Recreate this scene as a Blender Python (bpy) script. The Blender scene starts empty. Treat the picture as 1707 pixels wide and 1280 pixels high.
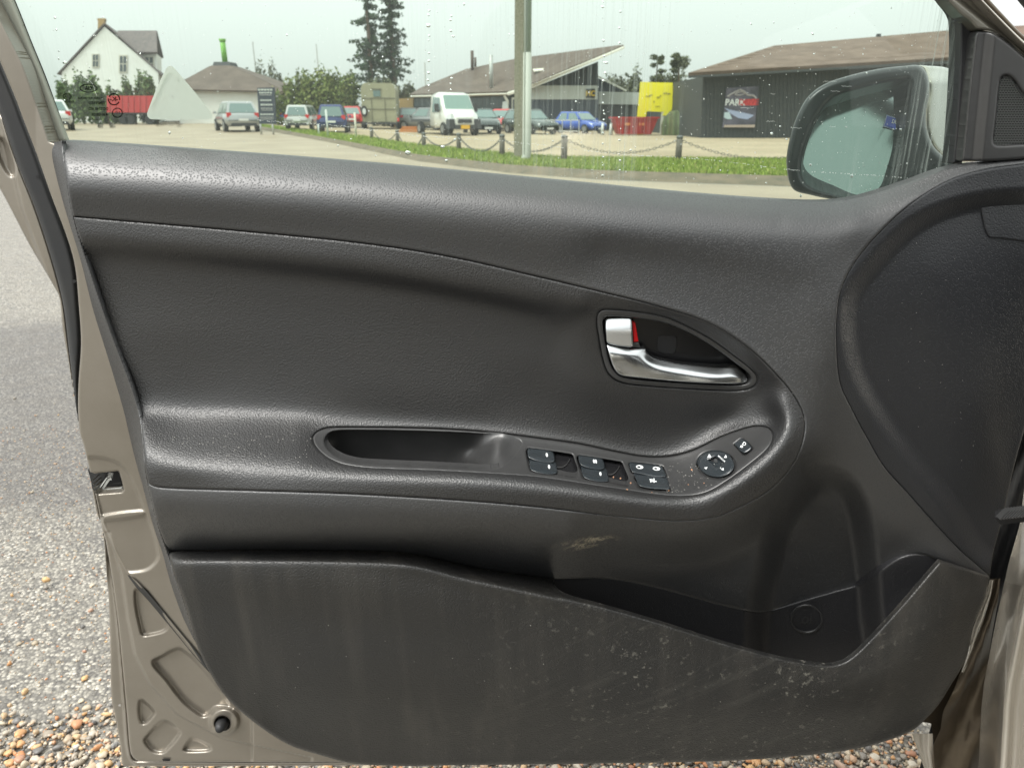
import bpy, bmesh, math, random
import numpy as np
from mathutils import Vector, Matrix
random.seed(7); rng = np.random.default_rng(7)
S = bpy.context.scene
# ------------------------------------------------------------ camera
FPX = 1219.0; CX, CY = 853.5, 640.0; CAMZ = 1.02
PITCH = math.atan(446 / FPX); cP, sP = math.cos(PITCH), math.sin(PITCH)
cam = bpy.data.cameras.new('camera'); co = bpy.data.objects.new('camera', cam)
S.collection.objects.link(co); S.camera = co
cam.sensor_fit = 'HORIZONTAL'; cam.sensor_width = 36; cam.lens = 36 * FPX / 1707
cam.clip_start = .02; cam.clip_end = 3000
co.location = (0, 0, CAMZ); co.rotation_euler = (math.radians(90) - PITCH, 0, 0)
cam.dof.use_dof = True; cam.dof.focus_distance = .67; cam.dof.aperture_fstop = 15
# ------------------------------------------------------------ light
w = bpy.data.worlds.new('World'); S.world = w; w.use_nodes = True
nt = w.node_tree; nt.nodes.clear()
sky = nt.nodes.new('ShaderNodeTexSky'); sky.sky_type = 'NISHITA'; sky.sun_disc = False
SUN_EL, SUN_AZ = math.radians(60), math.radians(235)
sky.sun_elevation = SUN_EL; sky.sun_rotation = SUN_AZ; sky.dust_density = 4; sky.air_density = 1.0; sky.ozone_density = 1
hs = nt.nodes.new('ShaderNodeHueSaturation'); hs.inputs['Saturation'].default_value = .10
mixc = nt.nodes.new('ShaderNodeMix'); mixc.data_type = 'RGBA'; mixc.inputs[0].default_value = .55
mixc.inputs[7].default_value = (7.6, 7.9, 7.6, 1)
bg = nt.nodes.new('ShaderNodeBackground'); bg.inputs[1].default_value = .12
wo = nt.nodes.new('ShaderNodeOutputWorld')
L = nt.links.new
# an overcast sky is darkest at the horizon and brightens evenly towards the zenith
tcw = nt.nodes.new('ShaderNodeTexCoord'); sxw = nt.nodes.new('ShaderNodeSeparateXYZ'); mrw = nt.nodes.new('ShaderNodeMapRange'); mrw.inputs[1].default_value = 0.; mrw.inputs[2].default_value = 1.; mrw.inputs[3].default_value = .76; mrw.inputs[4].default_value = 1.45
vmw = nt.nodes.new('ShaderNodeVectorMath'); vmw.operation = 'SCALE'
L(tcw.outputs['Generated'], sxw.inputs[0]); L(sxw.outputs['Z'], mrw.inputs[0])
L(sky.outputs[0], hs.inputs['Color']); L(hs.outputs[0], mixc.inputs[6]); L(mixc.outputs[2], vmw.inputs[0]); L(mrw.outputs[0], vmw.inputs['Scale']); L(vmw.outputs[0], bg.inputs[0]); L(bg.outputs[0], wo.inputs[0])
sl = bpy.data.lights.new('sun', 'SUN'); so = bpy.data.objects.new('sun', sl); S.collection.objects.link(so)
sl.energy = 1.5; sl.angle = math.radians(25); sl.color = (1, .97, .92)
# sun direction matches the sky: rotation measured clockwise from +Y
sd = Vector((math.sin(SUN_AZ) * math.cos(SUN_EL), math.cos(SUN_AZ) * math.cos(SUN_EL), math.sin(SUN_EL)))
so.rotation_euler = sd.to_track_quat('Z', 'Y').to_euler(); so.location = (0, 0, 8)
S.view_settings.view_transform = 'Standard'; S.view_settings.look = 'None'
S.view_settings.exposure = .95; S.view_settings.gamma = 1; S.view_settings.use_curve_mapping = False
S.render.engine = 'CYCLES'
S.cycles.max_bounces = 8; S.cycles.transparent_max_bounces = 24; S.cycles.caustics_reflective = False; S.cycles.caustics_refractive = False

# ------------------------------------------------------------ materials
MATS = {}
def mat(name, base, rough=.5, metal=0, spec=.5, grain=None, vary=None, coat=0, extra=None):
    """grain=(scale, strength, distance, kind); vary=(scale, colour2, amount)"""
    if name in MATS: return MATS[name]
    m = bpy.data.materials.new(name); m.use_nodes = True; t = m.node_tree; b = t.nodes['Principled BSDF']
    b.inputs['Base Color'].default_value = (*base, 1); b.inputs['Roughness'].default_value = rough
    b.inputs['Metallic'].default_value = metal; b.inputs['Specular IOR Level'].default_value = spec
    b.inputs['Coat Weight'].default_value = coat; b.inputs['Coat Roughness'].default_value = .08
    tc = t.nodes.new('ShaderNodeTexCoord')
    if vary:
        n = t.nodes.new('ShaderNodeTexNoise'); n.inputs['Scale'].default_value = vary[0]; n.inputs['Detail'].default_value = 6
        n.inputs['Roughness'].default_value = .65
        r = t.nodes.new('ShaderNodeMapRange'); r.inputs[1].default_value = .38; r.inputs[2].default_value = .68; r.inputs[4].default_value = vary[2]
        mx = t.nodes.new('ShaderNodeMix'); mx.data_type = 'RGBA'
        mx.inputs[6].default_value = (*base, 1); mx.inputs[7].default_value = (*vary[1], 1)
        t.links.new(tc.outputs['Object'], n.inputs['Vector']); t.links.new(n.outputs[0], r.inputs[0])
        t.links.new(r.outputs[0], mx.inputs[0]); t.links.new(mx.outputs[2], b.inputs['Base Color'])
    if grain:
        sc, st, di, kind = grain
        if kind == 'noise':
            v = t.nodes.new('ShaderNodeTexNoise'); v.inputs['Scale'].default_value = sc; v.inputs['Detail'].default_value = 3; out = v.outputs[0]
        else:
            v = t.nodes.new('ShaderNodeTexVoronoi'); v.feature = 'F1'; v.inputs['Scale'].default_value = sc
            out = v.outputs['Distance']
        if kind == 'leather':      # warped cells read as hide grain
            nn = t.nodes.new('ShaderNodeTexNoise'); nn.inputs['Scale'].default_value = sc * .8; nn.inputs['Detail'].default_value = 1
            ad = t.nodes.new('ShaderNodeVectorMath'); ad.operation = 'MULTIPLY_ADD'
            ad.inputs[1].default_value = (1.3 / sc,) * 3
            t.links.new(tc.outputs['Object'], nn.inputs['Vector']); t.links.new(nn.outputs['Color'], ad.inputs[0])
            t.links.new(tc.outputs['Object'], ad.inputs[2]); t.links.new(ad.outputs[0], v.inputs['Vector'])
        else: t.links.new(tc.outputs['Object'], v.inputs['Vector'])
        bp = t.nodes.new('ShaderNodeBump'); bp.inputs['Strength'].default_value = st; bp.inputs['Distance'].default_value = di
        if kind == 'pebble':      # pits in a fine net of ridges; the pits are duller than the rubbed ridges
            pr = t.nodes.new('ShaderNodeMapRange'); pr.inputs[1].default_value = .12; pr.inputs[2].default_value = .55; pr.interpolation_type = 'SMOOTHSTEP'
            t.links.new(out, pr.inputs[0]); out = pr.outputs[0]
            rr = t.nodes.new('ShaderNodeMapRange'); rr.inputs[3].default_value = min(1, rough + .16); rr.inputs[4].default_value = rough - .03
            t.links.new(out, rr.inputs[0]); t.links.new(rr.outputs[0], b.inputs['Roughness'])
        t.links.new(out, bp.inputs['Height']); t.links.new(bp.outputs[0], b.inputs['Normal'])
    if extra: extra(t, b, tc)
    MATS[name] = m; return m

def scuff(t, b, tc):
    """one rubbed pale patch under the armrest"""
    src = b.inputs['Base Color'].links[0].from_socket
    mp = t.nodes.new('ShaderNodeMapping'); mp.vector_type = 'POINT'; mp.inputs['Location'].default_value = (-.0686, -.174, -.652 * 2.2); mp.inputs['Scale'].default_value = (1, .3, 2.2)
    ln = t.nodes.new('ShaderNodeVectorMath'); ln.operation = 'LENGTH'; t.links.new(tc.outputs['Object'], mp.inputs[0]); t.links.new(mp.outputs[0], ln.inputs[0])
    r = t.nodes.new('ShaderNodeMapRange'); r.inputs[1].default_value = .034; r.inputs[2].default_value = .012; t.links.new(ln.outputs['Value'], r.inputs[0])
    n = t.nodes.new('ShaderNodeTexVoronoi'); n.inputs['Scale'].default_value = 430; r2 = t.nodes.new('ShaderNodeMapRange'); r2.inputs[1].default_value = .3; r2.inputs[2].default_value = .6
    t.links.new(tc.outputs['Object'], n.inputs['Vector']); t.links.new(n.outputs['Distance'], r2.inputs[0])
    n2 = t.nodes.new('ShaderNodeTexNoise'); n2.inputs['Scale'].default_value = 90; r3 = t.nodes.new('ShaderNodeMapRange'); r3.inputs[1].default_value = .42; r3.inputs[2].default_value = .6
    t.links.new(tc.outputs['Object'], n2.inputs['Vector']); t.links.new(n2.outputs[0], r3.inputs[0])
    m1 = t.nodes.new('ShaderNodeMath'); m1.operation = 'MULTIPLY'; t.links.new(r.outputs[0], m1.inputs[0]); t.links.new(r2.outputs[0], m1.inputs[1])
    m2 = t.nodes.new('ShaderNodeMath'); m2.operation = 'MULTIPLY'; t.links.new(m1.outputs[0], m2.inputs[0]); t.links.new(r3.outputs[0], m2.inputs[1])
    mx = t.nodes.new('ShaderNodeMix'); mx.data_type = 'RGBA'; mx.inputs[7].default_value = (.42, .37, .27, 1); t.links.new(m2.outputs[0], mx.inputs[0]); t.links.new(src, mx.inputs[6]); t.links.new(mx.outputs[2], b.inputs['Base Color'])
def smudge(t, b, tc):
    """pale scuffs and dust on the lower panel: stains with a shape of their own"""
    src = b.inputs['Base Color'].links[0].from_socket if b.inputs['Base Color'].links else None
    def mr(o, a, c, d=1.):
        r = t.nodes.new('ShaderNodeMapRange'); r.inputs[1].default_value = a; r.inputs[2].default_value = c; r.inputs[4].default_value = d
        t.links.new(o, r.inputs[0]); return r.outputs[0]
    def mul(a, c):
        m_ = t.nodes.new('ShaderNodeMath'); m_.operation = 'MULTIPLY'; t.links.new(a, m_.inputs[0])
        if isinstance(c, float): m_.inputs[1].default_value = c
        else: t.links.new(c, m_.inputs[1])
        return m_.outputs[0]
    def noise(scale, rot=(0, 0, 0), scl=(1, 1, 1), det=6):
        mp = t.nodes.new('ShaderNodeMapping'); mp.vector_type = 'TEXTURE'; mp.inputs['Rotation'].default_value = rot; mp.inputs['Scale'].default_value = tuple(1 / q for q in scl)
        n = t.nodes.new('ShaderNodeTexNoise'); n.inputs['Scale'].default_value = scale; n.inputs['Detail'].default_value = det; n.inputs['Roughness'].default_value = .7
        t.links.new(tc.outputs['Object'], mp.inputs[0]); t.links.new(mp.outputs[0], n.inputs['Vector']); return n.outputs[0]
    # distance from the scuffed patch where shoes kick the panel
    vm = t.nodes.new('ShaderNodeVectorMath'); vm.operation = 'DISTANCE'; vm.inputs[1].default_value = (.20, .58, .42)
    t.links.new(tc.outputs['Object'], vm.inputs[0])
    patch = mr(vm.outputs['Value'], .30, .10)
    dots = mr(noise(140, det=2), .60, .70); cl = mr(noise(16), .42, .60)
    scr = mr(noise(34, (0, -.55, 0), (.16, 1, 3)), .53, .72)
    f1 = mul(mul(dots, cl), patch); f2 = mul(mul(scr, patch), .17)
    runs = mul(mr(noise(30, (0, 0, 0), (1, 1, .06), 2), .5, .7), .16)
    ad = t.nodes.new('ShaderNodeMath'); ad.operation = 'ADD'; ad.use_clamp = True; t.links.new(f1, ad.inputs[0]); t.links.new(f2, ad.inputs[1])
    mx = t.nodes.new('ShaderNodeMix'); mx.data_type = 'RGBA'; mx.inputs[7].default_value = (.15, .145, .125, 1)
    t.links.new(ad.outputs[0], mx.inputs[0])
    if src: t.links.new(src, mx.inputs[6])
    else: mx.inputs[6].default_value = b.inputs['Base Color'].default_value
    mx2 = t.nodes.new('ShaderNodeMix'); mx2.data_type = 'RGBA'; mx2.inputs[7].default_value = (.11, .10, .085, 1)
    t.links.new(runs, mx2.inputs[0]); t.links.new(mx.outputs[2], mx2.inputs[6]); t.links.new(mx2.outputs[2], b.inputs['Base Color'])

DK = (.026, .0268, .0285)
M_belt = mat('belt_plastic', DK, .46, spec=1., grain=(520, .32, .0004, 'pebble'), vary=(9, (.030, .0292, .0282), .7), extra=scuff)
M_flow = mat('flow_plastic', (.02, .02, .02), .42, grain=(620, .30, .0004, 'pebble'), vary=(7, (.044, .040, .036), .8))
M_lower = mat('lower_plastic', (.017, .017, .0168), .42, spec=.6, grain=(470, .55, .0004, 'pebble'), vary=(6, (.023, .0215, .019), .7), extra=smudge)
M_leather = mat('insert_grain', (.017, .017, .0175), .40, spec=.8, grain=(680, .55, .0005, 'leather'), vary=(12, (.020, .019, .018), .6))
M_smooth = mat('satin_plastic', (.035, .035, .035), .33, spec=.7, grain=(2600, .12, .0002, 'noise'), vary=(30, (.06, .06, .06), .4))
M_switch = mat('switch_plastic', (.022, .028, .032), .26, spec=.8, vary=(60, (.04, .045, .05), .4))
M_black = mat('gloss_black', (.012, .012, .013), .25)
M_deep = mat('deep_black', (.01, .01, .011), .6)
M_pocket = mat('pocket_plastic', (.022, .022, .024), .42, spec=.7, grain=(520, .3, .0004, 'pebble'))
M_round = mat('kick_plastic', (.018, .019, .022), .42, spec=.6, grain=(520, .40, .0004, 'pebble'), vary=(10, (.023, .024, .026), .7))
M_rubber = mat('rubber', (.022, .023, .025), .55, vary=(14, (.035, .034, .032), .6))
M_steel = mat('champagne_paint', (.29, .262, .222), .31, metal=.55, spec=.5, grain=(3000, .05, .0002, 'noise'), vary=(7, (.22, .195, .158), .7), coat=.4)
M_steelg = mat('champagne_gloss', (.58, .54, .47), .20, metal=.45, coat=1)
M_brown = mat('dirty_paint', (.12, .095, .065), .28, metal=.5, vary=(30, (.07, .055, .04), .8))
M_chrome = mat('satin_chrome', (.62, .64, .65), .22, metal=1, grain=(900, .04, .0003, 'noise'))
M_bright = mat('bright_steel', (.8, .8, .8), .12, metal=1)
M_red = mat('red_mark', (.75, .005, .01), .35)
M_white = mat('white_print', (.8, .82, .82), .5)
M_ink = mat('black_print', (.01, .012, .012), .6)

# ------------------------------------------------------------ tree helpers
def meta(o, label=None, cat=None, group=None, kind=None):
    if label: o['label'] = label
    if cat: o['category'] = cat
    if group: o['group'] = group
    if kind: o['kind'] = kind
    return o
def root(name, label, cat, loc=(0, 0, 0), group=None):
    o = bpy.data.objects.new(name, None); S.collection.objects.link(o); o.location = loc; o.empty_display_size = .1
    return meta(o, label, cat, group)
def link(name, me, m, parent=None, smooth=False, loc=None):
    o = bpy.data.objects.new(name, me); S.collection.objects.link(o)
    if m is not None and not me.materials: me.materials.append(m)
    if smooth: me.polygons.foreach_set('use_smooth', [True] * len(me.polygons)); me.update()
    if parent:
        o.parent = parent
    if loc is not None: o.location = loc
    return o
def world_child(name, me, m, parent, smooth=False):
    """mesh given in world metres, hung under parent"""
    o = link(name, me, m, parent, smooth)
    p = parent; off = Vector((0, 0, 0))
    while p: off += p.location; p = p.parent
    o.location = -off; return o

# ------------------------------------------------------------ rays, splines, panels
YD = .63
def ray(px, py):
    u = (px - CX) / FPX; v = (CY - py) / FPX
    return u, cP + v * sP, -sP + v * cP
def unproj(px, py, h):
    """points of the door that stand h metres in front of its plane"""
    px = np.asarray(px, float); py = np.asarray(py, float)
    u, dy, dz = ray(px, py); t = (YD - h) / dy
    return np.stack([u * t, dy * t, CAMZ + dz * t], -1)
def spline(pts, closed=True, step=4.):
    """Catmull-Rom; a third element marks a sharp corner"""
    P = [np.array(p[:2], float) for p in pts]; sh = [len(p) > 2 for p in pts]; n = len(P)
    out = []
    rngi = range(n if closed else n - 1)
    for i in rngi:
        a, b = P[i], P[(i + 1) % n]
        p0 = P[i - 1] if (closed or i > 0) and not sh[i] else a * 2 - b
        p3 = P[(i + 2) % n] if (closed or i + 2 < n) and not sh[(i + 1) % n] else b * 2 - a
        d = np.linalg.norm(b - a); k = max(1, int(d / step))
        d0 = max(np.linalg.norm(a - p0), 1e-6); d2 = max(np.linalg.norm(p3 - b), 1e-6)
        u_ = (b - a) / max(d, 1e-6); w0 = min(max(d0 / (d0 + d), .02), .98) ; w2 = min(max(d2 / (d2 + d), .02), .98); m1 = ((a - p0) / d0 * w0 + u_ * (1 - w0)) * d; m2 = (u_ * (1 - w2) + (p3 - b) / d2 * w2) * d
        for j in range(k):
            t = j / k; t2 = t * t; t3 = t2 * t
            out.append((2*t3-3*t2+1)*a + (t3-2*t2+t)*m1 + (-2*t3+3*t2)*b + (t3-t2)*m2)
    if not closed: out.append(P[-1])
    return np.array(out)
class Grid:
    def __init__(s, poly, step):
        s.s = step; lo = poly.min(0) - 2 * step; hi = poly.max(0) + 2 * step; s.x0, s.y0 = lo
        s.nx = int((hi[0] - lo[0]) / step) + 2; s.ny = int((hi[1] - lo[1]) / step) + 2
        s.xs = s.x0 + np.arange(s.nx) * step; s.ys = s.y0 + np.arange(s.ny) * step
    def sd(s, poly, maxd=40.):
        D = np.full((s.ny, s.nx), float(maxd)); ins = np.zeros((s.ny, s.nx), bool); n = len(poly)
        for i in range(n):
            a = poly[i]; b = poly[(i + 1) % n]
            x0, x1 = min(a[0], b[0]) - maxd, max(a[0], b[0]) + maxd; y0, y1 = min(a[1], b[1]) - maxd, max(a[1], b[1]) + maxd
            i0 = max(0, int((x0 - s.x0) / s.s)); i1 = min(s.nx, int((x1 - s.x0) / s.s) + 2)
            j0 = max(0, int((y0 - s.y0) / s.s)); j1 = min(s.ny, int((y1 - s.y0) / s.s) + 2)
            if i0 < i1 and j0 < j1:
                X = s.xs[i0:i1][None, :]; Y = s.ys[j0:j1][:, None]; d = b - a; L2 = max(d @ d, 1e-9)
                t = np.clip(((X - a[0]) * d[0] + (Y - a[1]) * d[1]) / L2, 0, 1)
                dd = np.hypot(X - a[0] - t * d[0], Y - a[1] - t * d[1]); np.minimum(D[j0:j1, i0:i1], dd, out=D[j0:j1, i0:i1])
            if a[1] != b[1]:
                r = (s.ys >= min(a[1], b[1])) & (s.ys < max(a[1], b[1]))
                if r.any():
                    xc = a[0] + (s.ys[r] - a[1]) / (b[1] - a[1]) * (b[0] - a[0]); ins[r] ^= s.xs[None, :] < xc[:, None]
        return np.where(ins, D, -D)
    def sample(s, A, x, y):
        fx = np.clip((x - s.x0) / s.s, 0, s.nx - 1.001); fy = np.clip((y - s.y0) / s.s, 0, s.ny - 1.001)
        i = fx.astype(int); j = fy.astype(int); fx -= i; fy -= j
        return (A[j, i]*(1-fx)+A[j, i+1]*fx)*(1-fy)+(A[j+1, i]*(1-fx)+A[j+1, i+1]*fx)*fy
def sm(x): x = np.clip(x, 0, 1); return x * x * (3 - 2 * x)
def field(curves, c=10., blur=.85, extra=()):
    """smooth height field through traced lines; each line: [(px,py,h_mm),...]"""
    pts = []
    for cv in curves:
        cv = np.array(cv, float)
        if len(cv) > 1: cv = cv[np.r_[True, np.hypot(*(cv[1:, :2] - cv[:-1, :2]).T) > .5]]
        if len(cv) == 1: pts.append(cv); continue
        n = len(cv)
        for i in range(n - 1):
            p0 = cv[max(i-1, 0)]; p1 = cv[i]; p2 = cv[i+1]; p3 = cv[min(i+2, n-1)]; dd = np.hypot(*(p2 - p1)[:2])
            d0 = max(np.hypot(*(p1 - p0)[:2]), 1e-6); d2 = max(np.hypot(*(p3 - p2)[:2]), 1e-6); u = (p2 - p1) / dd
            m1 = (((p1 - p0) / d0 + u) * .5 if i > 0 else u) * dd; m2 = (((p3 - p2) / d2 + u) * .5 if i < n - 2 else u) * dd
            k = max(1, int(round(dd / (14 if c > 5 else 7)))); t = (np.arange(k) / k)[:, None]; t2 = t*t; t3 = t2*t
            pts.append((2*t3-3*t2+1)*p1 + (t3-2*t2+t)*m1 + (-2*t3+3*t2)*p2 + (t3-t2)*m2)
        pts.append(cv[-1:])
    P = np.concatenate(pts); _, ui = np.unique(np.round(P[:, :2] / (5 if c > 5 else 2)), axis=0, return_index=True); P = P[np.sort(ui)]
    n = len(P); K = -np.sqrt(((P[:, None, :2] - P[None, :, :2]) ** 2).sum(-1) + c * c)
    A = np.zeros((n + 3, n + 3)); A[:n, :n] = K; A[:n, n] = 1; A[:n, n+1:] = P[:, :2] / 1000; A[n:, :n] = A[:n, n:].T
    A[:n, :n] += np.eye(n) * 3.
    sol = np.linalg.solve(A, np.concatenate([P[:, 2], np.zeros(3)]))
    st = 5. if c > 5 else 2.
    lo = P[:, :2].min(0) - 12 * st; hi = P[:, :2].max(0) + 12 * st
    g = Grid(np.array([lo, hi]), st); X, Y = np.meshgrid(g.xs, g.ys); x = X.ravel(); y = Y.ravel(); o = np.empty(len(x))
    Pf = P.astype(np.float32); sf = sol.astype(np.float32)
    for i in range(0, len(x), 8000):
        xx = x[i:i+8000, None].astype(np.float32); yy = y[i:i+8000, None].astype(np.float32)
        K = -np.sqrt((xx - Pf[None, :, 0]) ** 2 + (yy - Pf[None, :, 1]) ** 2 + c * c)
        o[i:i+8000] = K @ sol[:n] + sol[n] + x[i:i+8000] / 1000 * sol[n+1] + y[i:i+8000] / 1000 * sol[n+2]
    G_ = o.reshape(X.shape)
    if blur:
        r = int(blur * 3) + 1; kk = np.exp(-.5 * (np.arange(-r, r+1) / blur) ** 2); kk /= kk.sum()
        G_ = np.pad(G_, r, mode='edge')
        G_ = np.apply_along_axis(lambda v: np.convolve(v, kk, 'valid'), 0, G_); G_ = np.apply_along_axis(lambda v: np.convolve(v, kk, 'valid'), 1, G_)
    def f(x, y):          # cubic lookup keeps the surface smooth between nodes
        x = np.atleast_1d(np.asarray(x, float)); y = np.atleast_1d(np.asarray(y, float)); x, y = np.broadcast_arrays(x, y)
        fx = np.clip((x - g.x0) / st, 1, g.nx - 3.001); fy = np.clip((y - g.y0) / st, 1, g.ny - 3.001)
        i = fx.astype(int); j = fy.astype(int); a = fx - i; b = fy - j
        wx = [(1-a)**3/6, (3*a**3-6*a*a+4)/6, (-3*a**3+3*a*a+3*a+1)/6, a**3/6]; wy = [(1-b)**3/6, (3*b**3-6*b*b+4)/6, (-3*b**3+3*b*b+3*b+1)/6, b**3/6]
        r = 0
        for q in range(4):
            for p in range(4): r = r + wy[q] * wx[p] * G_[j+q-1, i+p-1]
        return r
    return f
def clipmesh(g, sdv):
    """marching squares over the grid: vertices (px,py) and faces"""
    ny, nx = sdv.shape; ins = sdv > 0
    full = ins[:-1, :-1] & ins[1:, :-1] & ins[:-1, 1:] & ins[1:, 1:]; anyi = ins[:-1, :-1] | ins[1:, :-1] | ins[:-1, 1:] | ins[1:, 1:]
    idx = -np.ones((ny, nx), int); js, is_ = np.nonzero(ins); idx[js, is_] = np.arange(len(js))
    V = [np.stack([g.xs[is_], g.ys[js]], 1)]; nv = len(js); extra = []; cache = {}
    fj, fi = np.nonzero(full)
    F = np.stack([idx[fj, fi], idx[fj+1, fi], idx[fj+1, fi+1], idx[fj, fi+1]], 1).tolist(); bd = []
    pj, pi = np.nonzero(anyi & ~full)
    for j, i in zip(pj.tolist(), pi.tolist()):
        c = [(j, i), (j+1, i), (j+1, i+1), (j, i+1)]; poly = []; flag = []
        for k in range(4):
            a = c[k]; b = c[(k+1) % 4]; ia = ins[a]; ib = ins[b]
            if ia: poly.append(int(idx[a])); flag.append(0)
            if ia != ib:
                key = (min(a, b), max(a, b))
                if key not in cache:
                    va, vb = sdv[a], sdv[b]; t = min(max(va / (va - vb), .03), .97)
                    cache[key] = nv + len(extra)
                    extra.append((g.xs[a[1]] + (g.xs[b[1]] - g.xs[a[1]]) * t, g.ys[a[0]] + (g.ys[b[0]] - g.ys[a[0]]) * t))
                poly.append(cache[key]); flag.append(1 if ia else 2)
        if len(poly) >= 3:
            F.append(poly)
            for k in range(len(poly)):
                if flag[k] == 1 and flag[(k+1) % len(poly)] == 2: bd.append((poly[k], poly[(k+1) % len(poly)]))
    if extra: V.append(np.array(extra))
    return np.concatenate(V), F, bd
def panel(name, outline, hf, m, parent, step=2., holes=(), steps=(), rnd=(4., 1.6), skirt=12., off=0., closed_spline=True, split=4., taper=0.):
    """one moulded piece: outline and features traced on the door, heights in mm"""
    poly = spline(outline, True, split) if closed_spline else np.array([p[:2] for p in outline], float)
    g = Grid(poly, step); sd = g.sd(poly, 30)
    for h in holes: sd = np.minimum(sd, -g.sd(h, 30))
    V, F, bd = clipmesh(g, sd)
    x, y = V[:, 0], V[:, 1]; h = hf(x, y) + off if callable(hf) else np.full(len(x), float(hf) + off)
    for (pl, amt, wd) in steps:
        s_ = g.sample(g.sd(pl, max(abs(wd), 6) + 4), x, y); h = h + amt * sm(s_ / wd + .5)
    d = np.clip(g.sample(sd, x, y), 0, None)
    if rnd: 
        q = np.clip(1 - d / rnd[0], 0, 1); h = h - rnd[1] * (1 - np.sqrt(np.clip(1 - q * q, 0, 1)))
    W = unproj(x, y, h / 1000)
    Vl = W.tolist()
    if skirt:
        m_ = {}; cW = W.mean(0)
        for a, b in bd:
            for v in (a, b):
                if v not in m_: m_[v] = len(Vl); p = Vl[v]; Vl.append([p[0] + (cW[0] - p[0]) * taper, p[1] + skirt / 1000, p[2] + (cW[2] - p[2]) * taper])
            F.append([b, a, m_[a], m_[b]])
    me = bpy.data.meshes.new(name); me.from_pydata(Vl, [], F); me.update()
    return world_child(name, me, m, parent, True)
def text_mesh(body, size=1., bold=False):
    c = bpy.data.curves.new('t', 'FONT'); c.body = body; c.size = size; c.align_x = 'CENTER'; c.align_y = 'CENTER'; c.resolution_u = 3
    if bold: c.offset = .02 * size
    o = bpy.data.objects.new('t', c); S.collection.objects.link(o); dg = bpy.context.evaluated_depsgraph_get()
    me = bpy.data.meshes.new_from_object(o.evaluated_get(dg)); bpy.data.objects.remove(o); bpy.data.curves.remove(c)
    me.materials.clear(); return me
def text_on(name, body, c, ax, ay, hf, m, parent, bold=False):
    """lettering laid on the door surface; ax, ay = pixel vectors of one text unit"""
    me = text_mesh(body, 1., bold)
    for v in me.vertices:
        px = c[0] + ax[0] * v.co.x + ay[0] * v.co.y; py = c[1] + ax[1] * v.co.x + ay[1] * v.co.y
        h = hf(px, py) if callable(hf) else hf
        v.co = unproj(px, py, float(np.ravel(h)[0]) / 1000)
    me.update(); return world_child(name, me, m, parent)
def flat_poly(name, pts, hf, m, parent, off=0., closed=True, thick=0.):
    x = np.array([p[0] for p in pts], float); y = np.array([p[1] for p in pts], float)
    h = (hf(x, y) if callable(hf) else np.full(len(x), float(hf))) + off
    V = unproj(x, y, h / 1000).tolist(); n = len(V); F = [list(range(n))]
    if thick:
        V += unproj(x, y, (h - thick) / 1000).tolist(); F += [[i, (i+1) % n, n+(i+1) % n, n+i] for i in range(n)] + [list(range(2*n-1, n-1, -1))]
    me = bpy.data.meshes.new(name); me.from_pydata(V, [], F); me.update(); return world_child(name, me, m, parent)
def Z(ox, oy, s, pts):
    return [(ox + p[0] / s, oy + p[1] / s) + tuple(p[2:]) for p in pts]
def ell(cx, cy, rx, ry, a=0, n=40):
    t = np.linspace(0, 2 * math.pi, n, endpoint=False); ca, sa = math.cos(a), math.sin(a)
    return np.stack([cx + rx*np.cos(t)*ca - ry*np.sin(t)*sa, cy + rx*np.cos(t)*sa + ry*np.sin(t)*ca], 1)
def tube(pts, r, n=8, closed=False):
    bm = bmesh.new(); P = [Vector(p) for p in pts]; rings = []
    for i, p in enumerate(P):
        d = (P[min(i+1, len(P)-1)] - P[max(i-1, 0)]).normalized()
        a = d.orthogonal().normalized() if abs(d.z) > .9 else d.cross(Vector((0, 0, 1))).normalized(); b = d.cross(a)
        rr = r[i] if isinstance(r, (list, tuple)) else r
        rings.append([bm.verts.new(p + (a*math.cos(2*math.pi*k/n) + b*math.sin(2*math.pi*k/n))*rr) for k in range(n)])
    for A, B in zip(rings[:-1], rings[1:]):
        for k in range(n): bm.faces.new((A[k], A[(k+1) % n], B[(k+1) % n], B[k]))
    bm.faces.new(rings[0][::-1]); bm.faces.new(rings[-1])
    me = bpy.data.meshes.new('tube'); bm.to_mesh(me); bm.free(); return me
# ============================================================ THE OPEN CAR DOOR
DOOR = root('car_door', 'open champagne car door seen from inside, dark grey plastic lining, armrest and window above', 'car door', (0, YD, .3))
FL = [(103,236),(106,262),(122,362),(153,462),(188,563),(219,646),(232,690),(238,730),(242,780),(247,808),(262,870),(280,925),(290,960),(306,1000),(327,1072)]
OL = [(77,244),(101,331),(131,427),(151,515),(175,594),(201,681),(217,740),(236,803),(253,867),(270,921),(291,993),(300,1018),(326,1074)]
WIN = [(88,240),(105,234),(300,247),(600,270),(900,298),(1150,322),(1300,333),(1380,335),(1430,329),(1480,315),(1530,298),(1565,285),(1600,276),(1650,270),(1745,263)]
BOUT = [(1745,268),(1707,274),(1644,283),(1583,301),(1522,337),(1473,380),(1432,427),(1408,467),(1397,505),(1394,570),(1400,638),(1420,683),(1445,730),(1475,780),(1512,821),(1553,867),(1600,917),(1650,961)]
SEAM = [(122,361,1),(250,372),(400,385),(600,405),(750,428),(900,462),(1000,486),(1100,511),(1180,537),(1240,573),(1290,619),(1325,662),(1341,700),(1337,740),(1318,780),(1285,815),(1240,842),(1190,862),(1130,868),(1060,863),(1000,857),(900,845),(800,836),(680,828),(560,822),(400,817),(300,814),(262,811),(247,805,1),(242,780),(238,730),(232,690),(219,646),(188,563),(153,462)]
SPL = spline(SEAM)
CREASE = [(280,918),(400,916),(560,917),(650,919),(700,925),(740,934),(800,947),(850,955),(925,965)]
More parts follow.
